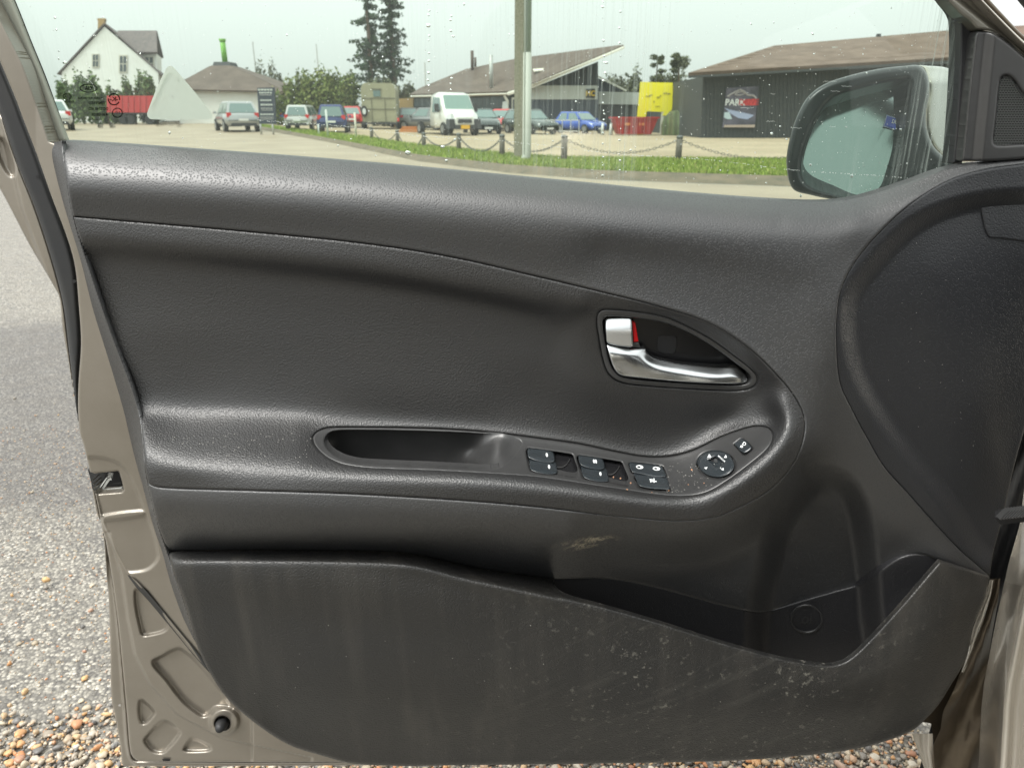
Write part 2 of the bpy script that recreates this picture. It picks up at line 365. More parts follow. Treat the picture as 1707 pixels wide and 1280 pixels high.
PBACK = [(925,965),(1000,964),(1050,970),(1100,981),(1150,994),(1200,1008),(1262,1020),(1290,1016),(1340,1001),(1390,987),(1430,975),(1465,953),(1495,933),(1520,925),(1545,926),(1566,934)]
ARCH = spline([(1262,1040),(1276,960),(1293,895),(1318,842),(1348,808),(1378,798),(1408,810),(1428,840),(1440,890),(1447,950),(1452,1010),(1456,1140),(1350,1160),(1270,1140)])
# heights of the big outer moulding
def off_curve(cv, d, h): return [(p[0], p[1] + d, h if not callable(h) else h(p[0])) for p in cv]
fA0 = field([
    off_curve(WIN[1:], 0, lambda x: -18 if x < 1300 else -14), off_curve(WIN[1:9], 14, lambda x: -5 if x < 900 else -2), off_curve(WIN[1:9], 42, lambda x: 11 if x < 900 else 15), off_curve(WIN[1:8], 78, lambda x: 18.5 if x < 900 else 22),
    [(1300,372,12),(1380,374,13),(1440,360,9),(1500,334,3),(1560,308,-3),(1620,291,-6),(1745,276,-8)],
    [(122,361,12),(400,385,13),(600,405,14),(900,462,18),(1100,511,22),(1180,537,25),(1240,573,29),(1290,619,34),(1325,662,38),(1341,700,42),(1337,740,48),(1318,780,54),(1285,815,58),(1240,842,60),(1190,862,62),(1130,868,62),(1000,857,62),(800,836,61.5),(560,822,61),(400,817,60),(262,811,53)],
    [(1000,420,18),(1150,440,20),(1250,460,22),(1330,480,24)],
    [(1707,276,-5),(1583,303,0),(1522,338,8),(1473,380,15),(1432,427,20),(1408,467,25),(1397,505,28),(1394,570,30),(1400,638,30),(1420,683,28),(1475,780,24),(1553,867,20),(1650,961,14)],
    [(1370,600,33),(1375,680,35),(1400,740,30)],
    [(263,835,54),(400,840,61),(600,845,62),(800,858,62),(950,872,61)],
    [(268,866,48),(400,872,57),(600,876,58),(800,888,56),(950,898,54)],
    [(275,900,36),(400,902,44),(600,903,44),(800,915,40),(900,930,36),(960,938,20)],
    [(280,918,26),(400,916,28),(560,917,28),(700,925,22),(800,947,14),(925,965,2)],
    [(1060,890,50),(1130,898,47),(1200,888,45),(1260,862,44),(1310,828,40)],
    [(1020,932,8),(1120,936,2),(1200,924,0),(1255,905,0),(1300,872,8)],
    [(1000,964,-8),(1100,981,-12),(1200,1008,-14),(1262,1020,-14)],
    [(1340,790,28),(1400,790,26),(1450,850,20),(1510,900,16),(1470,945,4),(1566,934,20),(1620,955,16)],
    [(1272,900,0),(1262,960,-10)],
])
fC0 = field([
    [(122,361,12),(400,385,13),(600,405,14),(900,462,18),(1100,511,22),(1180,537,25),(1240,573,29),(1290,619,34),(1325,662,38),(1341,700,42),(1337,740,48),(1318,780,54),(1285,815,58),(1240,842,60),(1190,862,62),(1130,868,62),(1000,857,62),(800,836,61.5),(560,822,61),(400,817,60),(262,811,53)],
    [(132,392,13.5),(400,418,14.5),(600,440,15),(800,472,16),(900,493,18),(975,512,19)],
    [(136,404,12),(400,430,12.5),(600,452,13),(800,485,14),(900,507,15)],
    [(148,420,5),(400,446,4),(600,468,4),(800,502,5),(900,526,6),(948,545,7)],
    [(158,440,2),(400,468,1),(600,492,1),(800,526,2),(900,552,3),(925,580,3)],
    [(185,545,2),(400,560,0),(600,570,0),(800,590,1),(920,600,3)],
    [(224,640,5),(300,636,2),(400,634,2),(600,640,2),(800,660,3)],
    [(228,670,9),(300,668,5),(400,666,5),(500,668,4.5),(620,672,3),(800,690,4),(950,715,5),(1080,738,5),(1150,730,6),(1210,703,9),(1260,675,20)],
    [(236,692,17),(300,689,11),(400,688,10),(500,691,9),(640,702,6),(800,712,7),(860,718,8),(967,737,9),(1077,760,10),(1118,759,11),(1156,749,13),(1204,725,17),(1245,711,24),(1290,700,32)],
    [(238,708,28),(300,706,21),(400,705,20),(500,707,18)],
    [(240,726,37),(300,725,33),(400,724,32),(500,726,30)],
    [(242,750,46),(300,750,45),(400,750,45),(500,752,44)],
    [(245,776,51),(300,780,54),(400,783,56),(566,790,57.5),(700,795,58.5),(840,802,59.5),(1000,820,60.5),(1093,834,61),(1160,836,61),(1210,818,62),(1260,784,60),(1300,742,54),(1312,705,46),(1295,665,36)],
    [(975,520,13),(965,570,8),(985,640,7),(1060,660,7),(1160,672,9),(1250,672,16),(1285,650,28)],
    [(1000,506,18),(1060,508,19),(1110,520,18),(1160,540,18),(1200,562,19),(1240,592,21),(1275,628,28)],
    [(1040,560,8),(1120,600,8),(1200,620,11),(1060,640,8)],
])
lift = lambda h: h + .82 * 7 * np.log1p(np.exp(np.clip((h - 36) / 7, -30, 30)))
fA = lambda x, y: lift(fA0(x, y)); fC = lambda x, y: lift(fC0(x, y))
fE = field([
    [(280,918,24),(400,916,25),(560,917,25),(700,925,18),(800,947,10),(925,965,0)],
    [(290,926,46),(400,924,50),(560,925,52),(690,933,55),(760,952,58),(860,975,60),(930,992,61),(1000,1013,62),(1100,1040,62),(1200,1072,62),(1300,1100,61),(1370,1112,60),(1415,1104,58),(1450,1072,54),(1500,1014,48),(1560,946,38),(1600,940,30),(1650,962,18)],
    [(300,934,53),(400,933,57),(560,934,59),(660,937,60)],
    [(300,944,54),(400,942,59),(560,944,61),(690,953,62),(780,974,62.5),(880,1000,62.5),(1000,1035,62.5),(1200,1092,62.5)],
    [(300,1000,53),(600,1040,62),(900,1080,64),(1200,1120,64),(1400,1150,61),(1550,1080,50),(1610,1000,36),(1600,1090,32)],
    [(400,1130,50),(600,1160,58),(900,1180,60),(1200,1190,60),(1400,1190,56),(1540,1150,46)],
    [(460,1205,36),(600,1250,36),(900,1262,38),(1200,1255,38),(1400,1238,38),(1530,1195,34)],
])
def fF(x, y):
    return field_F(x, y)
field_F = field([[(925,965,0),(1000,964,-9),(1100,981,-13),(1200,1008,-15),(1262,1020,-15),(1340,1001,-6),(1430,975,4),(1495,933,16),(1566,934,19)],
    [(930,1010,-6),(1100,1050,-12),(1250,1100,-12),(1380,1130,-4)],[(1470,1020,6),(1540,960,17),(1450,1080,4),(1500,1050,10)]])

P_S = spline([(521,730),(529,719),(549,712.5),(600,712),(677,713),(740,715),(800,719),(850,724),(900,730.5),(967,740),(1030,753.5),(1077,761),(1118,760),(1156,750),(1204,727),(1245,713),(1267,710),(1283,715),(1288,727),(1281,746),(1251,773),(1204,807),(1175,822),(1140,827),(1093,824),(1040,816),(998,810),(903,796),(824,790),(726,784.5),(618,780.5),(588,777),(566,772),(544,761),(527,745)])
G_IN = [(541,735),(548,722),(565,717.5),(620,717),(677,718),(740,720),(800,724),(826,729),(822,738),(808,752),(800,765),(798,774),(780,779),(720,777),(618,773),(590,770),(567,763),(548,750)]
G_IN = [(541,735),(548,722),(565,717.5),(620,717),(677,718),(740,720),(800,723),(850,729),(868,737),(862,750),(846,768),(826,781),(780,780.5),(720,777.5),(618,773),(590,770),(567,763),(548,750)]
P_G = spline(G_IN)
# main mouldings
A_OUT = [(79,244,1)] + [(88,239)] + WIN[1:-1] + [(1745,263,1), (1745,268,1)] + BOUT[1:-1] + [(1650,961,1), (1640,966,1), (1566,934,1)] + PBACK[::-1][1:-1] + [(925,965,1)] + CREASE[::-1][1:-1] + [(280,918,1)] + FL[:11][::-1][:-1] + [(103,236,1)]
A_OUT = [(103,236,1), (108,234)] + WIN[2:-1] + [(1745,263,1), (1745,268,1)] + BOUT[1:-1] + [(1650,961,1), (1640,966,1), (1566,934,1)] + PBACK[::-1][1:-1] + [(925,965,1)] + CREASE[::-1][1:-1] + [(280,918,1)] + FL[:11][::-1][:-1]
upper = panel('upper_trim', A_OUT, fA, M_belt, DOOR, holes=[SPL], steps=[(ARCH, -34, 52)], rnd=(4, 1.8))
# the smooth flank to the right of the armrest and below it shares the moulding; grain comes from the same plastic
fG = field([[(p[0], p[1], h) for p, h in zip(FL, [-10,4,12,9,8,14,20,38,68,70,56,32,50,50,40])], [(p[0], p[1], -16) for p in OL]])
edge = panel('trim_edge', [(OL[0][0],OL[0][1],1), (90,238), (103,235,1)] + FL[1:-1] + [(327,1074,1)] + OL[::-1][1:-1], fG, M_belt, DOOR, rnd=(3, 1), skirt=6)
P_HB = spline([(995,530),(1000,519),(1014,516),(1060,520),(1109,529),(1149,546),(1189,568),(1229,597),(1255,618),(1263,630),(1259,642),(1245,649),(1219,651),(1139,647),(1060,641),(1034,636),(1017,625),(1008,607),(1000,570)])
P_HI = spline([(1004,535),(1007,529),(1015,526.5),(1058,530),(1106,538),(1145,553),(1184,575),(1222,602),(1247,622),(1252,631),(1248,638),(1237,641),(1217,642),(1139,638.5),(1062,632.5),(1038,628),(1024,619),(1016,602),(1008,568)])
cen = panel('centre_panel', SEAM, fC, M_leather, DOOR, holes=[P_S, P_HB], rnd=(4, 1.8), skirt=10)
specks_late = True
low = panel('lower_panel', [(280,917,1)] + CREASE[1:-1] + [(925,965,1), (922,972), (931,985), (955,996),(1000,1008),(1100,1037),(1200,1069),(1300,1096),(1365,1107),(1390,1107),(1412,1099),(1440,1075),(1500,1010),(1545,958),(1566,934,1),(1650,961,1),(1640,1000),(1622,1042),(1613,1090),(1602,1114),(1584,1143),(1566,1172),(1545,1196),(1519,1218),(1459,1240),(1400,1252),(1300,1262),(1200,1268),(1000,1272),(760,1275),(660,1276),(582,1271),(541,1260),(484,1242),(438,1214),(399,1183),(374,1158),(347,1116),(327,1072),(306,1000),(290,960)], fE, M_lower, DOOR, rnd=(6, 4), skirt=3)
pock = panel('map_pocket', [(900,962,1),(925,962),(1000,962),(1050,968),(1100,979),(1150,992),(1200,1006),(1262,1018),(1290,1014),(1340,999),(1390,985),(1430,973),(1465,951),(1495,931),(1520,923),(1545,924),(1570,932),(1580,960),(1540,1020),(1480,1090),(1420,1140),(1370,1145),(1200,1110),(1000,1045),(930,1010)], fF, M_pocket, DOOR, steps=[(ARCH, -34, 52)], rnd=(4, 1.5), off=-1.5, skirt=6)
def arch_h(x, y): return fF(x, y) - 34 - .8
em = panel('cup_emblem', [(p[0], p[1]) for p in ell(1345,1032,27,24)], lambda x, y: arch_h(x, y) + 1.4, M_smooth, pock, step=1, holes=[ell(1345,1032,24.5,21.5)], rnd=None, skirt=2)
text_on('emblem_mark', 'oi', (1345,1031), (24,-2), (2,-26), lambda x, y: arch_h(x, y) + 1.2, M_smooth, em, True)
# round kick panel with its recessed floor
BR = [(1707,719),(1690,780),(1672,858),(1655,925),(1650,961,1)]
B_OUT = [(1745,268,1)] + BOUT[1:-1] + [(1650,961,1),(1655,925),(1672,858),(1690,780),(1707,719),(1745,600,1)]
BIN = spline([(1800,345),(1700,345),(1635,350),(1575,366),(1525,394),(1475,445),(1440,492),(1431,530),(1437,590),(1454,640),(1489,699),(1530,755),(1590,830),(1640,905),(1700,920),(1800,900)])
fB = field([[(p[0], p[1], h) for p, h in zip(BOUT, [-9,-7,-5,-2,6,12,18,23,26,28,28,26,22,19,17,16,12])],
    [(1745,420,-2),(1700,440,-1),(1684,475,-1),(1660,545,0),(1646,605,1),(1638,666,2),(1636,760,3),(1640,850,3),(1646,940,6)],
    [(1745,520,-12),(1715,640,-14),(1690,740,-14),(1675,820,-10)], [(1560,450,10),(1500,560,14),(1560,620,10),(1560,760,12)]])
CRS = spline([(1707,415),(1684,467),(1660,545),(1646,605),(1638,666),(1635,760),(1641,850),(1652,940),(1800,960),(1800,400)])
kick = panel('kick_panel', B_OUT, fB, M_round, DOOR, steps=[(np.array([1640,600.]) + (BIN - np.array([1640,600.])) * np.array([1.085,1.06]), -13, 40)], rnd=(3, 1))
cap = spline([(1634,340),(1638,334),(1660,331),(1745,326),(1760,400),(1660,397),(1650,396),(1644,388)])
panel('cover_cap', [tuple(p) for p in cap[::3]], lambda x, y: fB(x, y) - 11.6 + 0 * x, M_round, kick, step=1.5, rnd=(2, .8), skirt=2)

# switch panel
fS = lambda x, y: fC(x, y) - .9
SW1 = spline(Z(860,730,8.535,[(158,160),(200,148),(795,232),(812,250),(880,548),(560,517),(225,470),(190,430),(150,230)]), step=2)
SW2 = spline(Z(860,730,8.535,[(872,262),(900,248),(1500,342),(1515,360),(1612,675),(1300,628),(975,577),(930,520),(868,300)]), step=2)
LSW = spline(Z(1040,720,7.42,[(60,390),(110,378),(465,420),(490,440),(520,565),(145,518),(105,512),(62,410)]), step=2)
WLS = spline(Z(1040,720,7.42,[(128,560),(160,520),(525,566),(545,600),(575,690),(568,740),(220,705),(170,680)]), step=2)
DIAL = ell(1194.2, 775, 33, 23.5, .10)
FOLD = spline(Z(1040,720,7.42,[(1362,160),(1385,135),(1450,88),(1480,95),(1590,195),(1590,215),(1500,285),(1470,278)]), step=2)
sp = panel('switch_panel', [tuple(p) for p in P_S[::2]], fS, M_smooth, DOOR, step=1.5, holes=[P_G, SW1, SW2, LSW, WLS, DIAL, FOLD], rnd=(3.2, 1.6), skirt=10)
fgr = field([[(540,735,20),(548,720,12),(620,715,6),(740,717,6),(800,721,10),(830,729,14)], [(560,745,4),(640,745,2),(740,748,2),(790,750,4)], [(832,745,36),(815,760,30),(800,778,38),(838,730,18)], [(545,752,8),(570,770,4),(620,780,2),(740,785,3),(780,785,8)]], c=6)
fgw = lambda x, y: (lambda w_: (fgr(x, y) - 2) * (1 - w_) + (fS(x, y) - .15) * w_)(sm((x - (795 + (782 - y) * .42)) / 44))
panel('grab_pocket', [(536,735),(545,716),(565,711),(620,711),(677,712),(740,714),(800,718),(850,725),(873,735),(868,752),(850,773),(828,786),(780,789),(720,787),(618,783),(585,780),(560,773),(540,758)], fgw, M_smooth, sp, step=1.5, rnd=None, skirt=0)
for nm, pl in (('switch_well', SW1), ('switch_well', SW2)):
    c = pl.mean(0); big = c + (pl - c) * 1.06
    wl = panel(nm, [tuple(p) for p in big[::2]], fS, M_black, sp, step=1.2, off=-7, rnd=None, skirt=0)
for k, (pts) in enumerate([(700,405),(1440,510)]):
    arc = Z(860,730,8.535,[(560 if k == 0 else 1290, 405 if k == 0 else 510),(650 if k == 0 else 1370, 405 if k == 0 else 505),(720 if k == 0 else 1430, 365 if k == 0 else 460),(765 if k == 0 else 1475, 290 if k == 0 else 385)])
    a = spline(arc, False, 2); b = a + np.array([.3, 2.0])
    flat_poly('well_rib', [tuple(p) for p in a] + [tuple(p) for p in b[::-1]], fS, M_smooth, sp, -5.2)
def key(name, zpts, oy, lipdir, base=None, h0=-1.5, h1=2.4, m=M_switch, label=None):
    """a key that rises towards its near lip"""
    P = np.array([p[:2] for p in zpts], float); c = P.mean(0)
    ylo, yhi = P[:, 1].min(), P[:, 1].max()
    def f(x, y):
        # distance from the lower edge a->b
        a, b = np.array(lipdir[0]), np.array(lipdir[1]); d = b - a; n_ = np.array([d[1], -d[0]]) / np.linalg.norm(d)
        s_ = (x - a[0]) * n_[0] + (y - a[1]) * n_[1]
        return fS(x, y) + h0 + (h1 - h0) * sm(1 - s_ / 12) * .8 + h1 * .8 * np.clip(s_ / 4., 0, 1)
    o = panel(name, zpts, f, m, sp, step=.9, rnd=(2., 1.2), skirt=8, split=2)
    if label: o['label'] = label
    return o, f
zw = lambda pts: Z(860,730,8.535,pts); zl = lambda pts: Z(1040,720,7.42,pts)
K = [([(168,170),(200,158),(515,205),(538,345),(190,288)], [(190,288),(538,345)], (440,240)),
     ([(192,335),(220,322),(548,372),(572,508),(225,465)], [(225,465),(572,508)], (472,408)),
     ([(888,268),(915,258),(1225,310),(1250,442),(935,393)], [(935,393),(1250,442)], (1130,333)),
     ([(930,440),(960,432),(1282,482),(1308,618),(980,570)], [(980,570),(1308,618)], (1203,508))]
for i, (pl, lip, mk) in enumerate(K):
    o, f = key('window_switch', zw([(p[0], p[1]) for p in pl]), 0, zw(lip))
    c = zw([mk])[0]
    if i == 2:
        for dx in (-3.2, 0.2):
            flat_poly('switch_mark', [tuple(p) for p in ell(c[0]+dx+1, c[1]+dx*.1, 1.6, 3.4, -.2, 10)], f, M_white, o, .35)
    else: flat_poly('switch_mark', [tuple(p) for p in ell(c[0], c[1], 1.9, 3.4, -.15, 12)], f, M_white, o, .35)
o, f = key('lock_switch', zl([(70,395),(110,385),(462,425),(485,445),(512,555),(140,508),(95,485)]), 0, zl([(140,512),(512,560)]))
for mx_ in ((195,432),(403,452)):
    c = zl([mx_])[0]
    r = ell(c[0], c[1], 6.2, 3.2, .12, 16); ri = ell(c[0]-1.2, c[1], 3.0, 1.5, .12, 16)
    for k in range(16):
        flat = [tuple(r[k]), tuple(r[(k+1) % 16]), tuple(ri[(k+1) % 16]), tuple(ri[k])]
        if k == 0: VV = []; 
        VV.append(flat)
    me = bpy.data.meshes.new('lock_mark'); vs = []; fs = []
    for q in VV:
        x = np.array([p[0] for p in q]); y = np.array([p[1] for p in q]); fs.append([len(vs)+i for i in range(4)]); vs += unproj(x, y, (f(x, y) + .4) / 1000).tolist()
    me.from_pydata(vs, [], fs); world_child('lock_mark', me, M_white, o)
o, f = key('window_lock_switch', zl([(140,565),(165,530),(522,575),(568,700),(565,715),(205,672)]), 0, zl([(205,680),(568,722)]), h1=3.2)
c = zl([(362,598)])[0]
for (dx, dy, rx, ry) in ((-3,-1.5,3.2,.8),(-1,1.5,4.2,.8),(1.5,0,.9,3.6),(3.5,1.5,2.4,.8),(-4,.5,.8,2.8)):
    flat_poly('switch_mark', [(c[0]+dx-rx, c[1]+dy-ry-.1*rx), (c[0]+dx+rx, c[1]+dy-ry+.1*rx), (c[0]+dx+rx, c[1]+dy+ry+.1*rx), (c[0]+dx-rx, c[1]+dy+ry-.1*rx)], f, M_white, o, .5)
# mirror dial
dh = lambda x, y: fS(1194, 775) + 0 * x + (fS(x, y) - fS(1194, 775)) * 1.0 + 3.2
dl = panel('mirror_dial', [tuple(p) for p in ell(1194, 774, 30.5, 21.5, .10, 30)], dh, M_switch, sp, step=.8, rnd=(6.5, 3.6), skirt=9, holes=[np.array(Z(1040,720,7.42,[(1050,350),(1130,310),(1225,385),(1140,432)]))])
dlh = lambda x, y: dh(x, y) + .35
text_on('dial_lettering', 'MIRROR', Z(1040,720,7.42,[(1208,330)])[0], (3.2,2.9), (2.2,-2.6), dlh, M_white, dl, True)
for tp in ([(1030,318),(1055,270),(1085,310)], [(1235,318),(1262,280),(1275,318)], [(990,440),(1035,432),(1018,462)], [(1200,462),(1232,440),(1235,476)]):
    flat_poly('dial_arrow', Z(1040,720,7.42,tp), dlh, M_white, dl)
text_on('dial_lettering', 'L', Z(1040,720,7.42,[(1068,322)])[0], (3.0,1.2), (1.2,-3.0), dlh, M_white, dl, True)
text_on('dial_lettering', 'R', Z(1040,720,7.42,[(1196,445)])[0], (3.0,1.2), (1.2,-3.0), dlh, M_white, dl, True)
flat_poly('dial_well', Z(1040,720,7.42,[(1040,350),(1130,300),(1235,385),(1140,442)]), dlh, M_deep, dl, -5)
flat_poly('dial_selector', Z(1040,720,7.42,[(1120,330),(1155,335),(1160,380),(1110,372)]), dlh, M_chrome, dl, -3.5, thick=2)
o, f = key('mirror_fold_switch', zl([(1375,162),(1392,140),(1450,97),(1475,102),(1580,196),(1490,262)]), 0, zl([(1490,268),(1582,205)]), h1=3.4)
text_on('switch_mark', 'D', Z(1040,720,7.42,[(1488,148)])[0], (7.5,4.0), (4.5,-7), lambda x, y: f(np.atleast_1d(x), np.atleast_1d(y)) + .4, M_white, o, True)
flat_poly('switch_mark', Z(1040,720,7.42,[(1435,185),(1450,160),(1478,178),(1462,195)]), f, M_white, o, .4)

# dust and crumbs lying on the plastic
def specks(name, n, box, hf, parent, m, r0=.35, r1=.9, keep=None, lift_=.5):
    vs = []; fs = []
    while n > 0:
        x, y = rng.uniform(box[0], box[2]), rng.uniform(box[1], box[3])
        if keep is not None and not keep(x, y): continue
        q = ell(x, y, rng.uniform(r0, r1), rng.uniform(r0, r1) * .8, rng.uniform(0, 3), 6); b0 = len(vs)
        vs += unproj(q[:, 0], q[:, 1], (hf(q[:, 0], q[:, 1]) + lift_) / 1000).tolist(); fs.append(list(range(b0, b0 + 6))); n -= 1
    me = bpy.data.meshes.new(name); me.from_pydata(vs, [], fs); o = world_child(name, me, m, parent); o['kind'] = 'stuff'
M_dust = mat('dust', (.38, .37, .34), .9); M_crumb = mat('crumb', (.45, .24, .14), .9)
specks('dust_specks', 150, (250, 722, 535, 782), fC, cen_, M_dust) if False else None
# release handle in its bezel
hb = panel('handle_bezel', [tuple(p) for p in P_HB[::2]], lambda x, y: fC(x, y) * .7 + 4.4, M_smooth, DOOR, step=1.2, holes=[P_HI], rnd=(3, 1.5), skirt=16)
cH = P_HI.mean(0); bigH = cH + (P_HI - cH) * 1.03
rec = panel('handle_recess', [tuple(p) for p in bigH[::2]], lambda x, y: -9 + (x - 1010) * .02, M_black, hb, step=3, rnd=None, skirt=0)
sq = np.array(Z(960,480,5.02,[(690,410),(720,398),(830,405),(848,425),(835,530),(800,552),(700,540),(683,520)]))
sqs = spline([tuple(p) for p in sq], step=2); csq = sqs.mean(0)
panel('blanking_plug', [tuple(p) for p in sqs[::2]], lambda x, y: -8.6 + (x - 1010) * .02, M_deep, rec, step=.8, rnd=(1.2, .5), skirt=0)
zh = lambda pts: Z(960,480,5.02,pts)
flev = field([[(1011,574,9),(1050,582,9),(1077,582,7),(1082,592,6),(1091,598,7),(1139,607,8),(1199,612,9),(1227,612,10),(1247,632,12)],
              [(1014,584,13),(1050,590,13),(1068,596,12),(1085,608,13),(1100,615,14),(1139,623,15),(1199,629,17),(1236,631,17)],
              [(1022,612,14),(1036,625,13),(1060,629,14),(1139,636,16),(1199,639,18),(1239,639,16)]], c=4)
panel('release_lever', zh([(255,472,1),(350,492),(450,508),(585,508,1),(600,545),(660,588),(760,612),(900,638),(1200,662),(1330,662),(1400,705),(1440,768),(1400,798),(1200,800),(900,785),(500,750),(380,732),(330,692),(290,600)]), flev, M_chrome, hb, step=.9, rnd=(2.2, 1.4), skirt=8)
fk = field([[(1008,530,6),(1053,529,10)], [(1010,550,11),(1055,552,14)], [(1011,571,10),(1055,578,13)]], c=4)
panel('lock_knob', zh([(240,262),(262,246),(300,243),(455,246),(468,262),(480,440),(478,485),(455,498),(262,462),(248,400)]), fk, M_chrome, hb, step=.9, rnd=(3, 2), skirt=8)
panel('lock_indicator', zh([(470,285,1),(496,285,1),(523,448,1),(486,455,1)]), 4, M_red, hb, step=.8, rnd=(1, .4), skirt=4)
panel('knob_spacer', zh([(478,462,1),(528,462,1),(540,500,1),(478,495,1)]), 5, M_smooth, hb, step=.9, rnd=None, skirt=6)

specks('dust_specks', 130, (255, 722, 520, 782), fC, cen, M_dust)
specks('dust_specks', 90, (1090, 770, 1215, 822), fS, sp, M_dust, keep=lambda x, y: y < 826 - (x - 1130) * .28 and y > 772)
specks('crumbs', 12, (980, 780, 1200, 822), fS, sp, M_crumb, .8, 1.8, keep=lambda x, y: y < 822 - (x - 1130) * .28)
specks('dust_specks', 40, (400, 960, 1500, 1240), fE, low, M_dust, .4, 1.1, keep=lambda x, y: y > 1010 + max(0, (x - 700)) * .17)
specks('dust_specks', 30, (1440, 400, 1630, 860), lambda x, y: fB(x, y) - 12.6, kick, M_dust, .35, .9, keep=lambda x, y: x > 1480 and y < 620 + (x - 1440) * 1.1)
# ------------------------------------------------------------ painted steel of the door
RR = [(-40,10),(0,103),(26,165),(39,200),(59,252),(87,331),(112,397),(125,445),(131,506),(135,572),(131,637),(130,681)]
RL = [(-40,90),(0,190),(4,200),(26,266),(57,344),(87,436),(105,506),(116,594),(127,681)]
HEM = [(133,720),(139,740),(150,786),(162,837),(171,883),(176,900),(186,959),(196,1031),(203,1099),(211,1183),(217,1250)]
WL = [(-40,-45),(0,33),(20,72),(39,111),(60,170),(82,232)]
INS = [(-290,-600,1),(-40,-45),(0,33),(20,72),(39,111),(60,170),(82,236,1),(140,262),(230,560),(300,860),(370,1000),(470,1120),(640,1210),(700,1268,1),(560,1269),(235,1268),(222,1262)] + HEM[::-1] + RR[::-1] + [(-315,-600,1)]
LATCH = np.array([(150,786),(158,789),(180,787),(197,785),(199,788),(203,802),(206,816),(203,820),(165,823),(160,822)], float)
zb = lambda pts: Z(180,1000,3.88,pts); zc = lambda pts: Z(0,740,2.37,pts)
recs = [
 (spline(zb([(205,650),(225,645),(300,722),(290,745),(240,795),(215,790),(200,730)]), step=3), -5, 7),
 (spline(zb([(235,900),(350,785),(385,785),(465,845),(460,870),(385,960),(350,985),(290,975),(245,930)]), step=3), -5, 7),
 (spline(zb([(490,965),(535,900),(560,895),(660,940),(665,960),(640,972),(510,975)]), step=3), -5, 7),
 (spline(zb([(290,395),(330,370),(480,320),(800,690),(700,690),(640,745),(600,745),(480,650),(380,520),(300,430)]), step=3), -6, 7),
 (spline(zb([(175,-60),(215,215),(245,228),(380,175),(250,-60)]), step=3), -5, 6),
 (spline(zc([(340,60),(480,85),(570,260),(625,440),(590,490),(530,505),(500,500),(420,340),(380,200)]), step=3), -3, 7),
 (spline(zc([(395,285),(565,262),(572,280),(410,302)]), step=3), 3, 6),
]
boss = ell(374,1202,24,22)
def fH(x, y):
    b = -24 - 8 * sm((60 - np.abs(x - 60)) / 200) + 0 * y
    # diagonal reinforcement plate edge: the plate toward the trim stands proud
    a_ = np.array([173, 883.]); pts = [(171,870),(190,915),(211,953),(245,993),(300,1061),(340,1112),(380,1160),(420,1195)]
    ex = np.interp(y, [p[1] for p in pts], [p[0] for p in pts])
    b = b + np.where(y > 860, 9 * sm((x - ex) / 5 + .5), 9)
    # inner bead along the hem
    ex2 = np.interp(y, [892, 959, 1031, 1090, 1140, 1190, 1230, 1262], [183, 203, 213, 225, 250, 295, 370, 520])
    b = b + np.where(y > 885, 5 * sm((x - ex2) / 6 + .5) - 2, 3)
    return b
shell = panel('inner_shell', INS, fH, M_steel, DOOR, step=1.6, holes=[LATCH, ell(371,1205,13,12)], steps=recs + [(boss, 7, 8)], rnd=(3, 2), skirt=14)
SLIT = spline([(213,958),(232,972),(262,1006),(300,1052),(345,1106),(388,1160),(370,1142),(330,1100),(290,1052),(250,1004),(226,977)], step=3)
flat_poly('shadow_slit', [tuple(p) for p in SLIT], fH, M_rubber, shell, 1.5)  # dark strip painted in for the shadow along the plate edge
flat_poly('drain_slot', [(270,1264),(284,1264),(283,1268),(272,1268)], fH, M_deep, shell, 1.2)
# grommet
g0 = unproj(372, 1204, -.022); g1 = unproj(366, 1214, .0)
me = tube([g0, g0 + (g1 - g0) * .5, g1], [.0085, .0065, .0045], 20); world_child('rubber_stop', me, M_rubber, DOOR, True)
# latch
lt = panel('door_latch', [(146,780),(205,780),(212,826),(158,828)], -42, M_deep, DOOR, step=3, rnd=None, skirt=0, closed_spline=False)
tri = lambda s_: [(161,821),(177,796),(188,796)]
def rod(name, pts, r, m, parent, h): world_child(name, tube([unproj(p[0], p[1], h / 1000) for p in pts], r, 6), m, parent, True)
M_lat = mat('latch_zinc', (.82,.83,.80), .45)
flat_poly('latch_claw', [(177.5,795.5),(160.5,819.5),(163.5,823.5),(203,818.4),(204.8,814),(202,816.6),(164.5,821),(162.8,819.5),(179.3,796)], -24, M_lat, lt, thick=1)
flat_poly('latch_claw', [(185.5,796.5),(180,797.5),(166.5,818.5),(169,820.3),(200,816.4),(204,811.5),(173,814.8),(183,800.3),(186,800)], -26, M_lat, lt, thick=1.5)
flat_poly('latch_bar', [(182,806),(201,803),(202,807),(180,810)], -34, M_smooth, lt)
flat_poly('latch_plate', [(177,788),(189,788),(188,797),(179,796)], -34, M_chrome, lt)
flat_poly('latch_mouth', [(148,780),(178,786),(163,822),(154,815)], -30, M_rubber, lt)
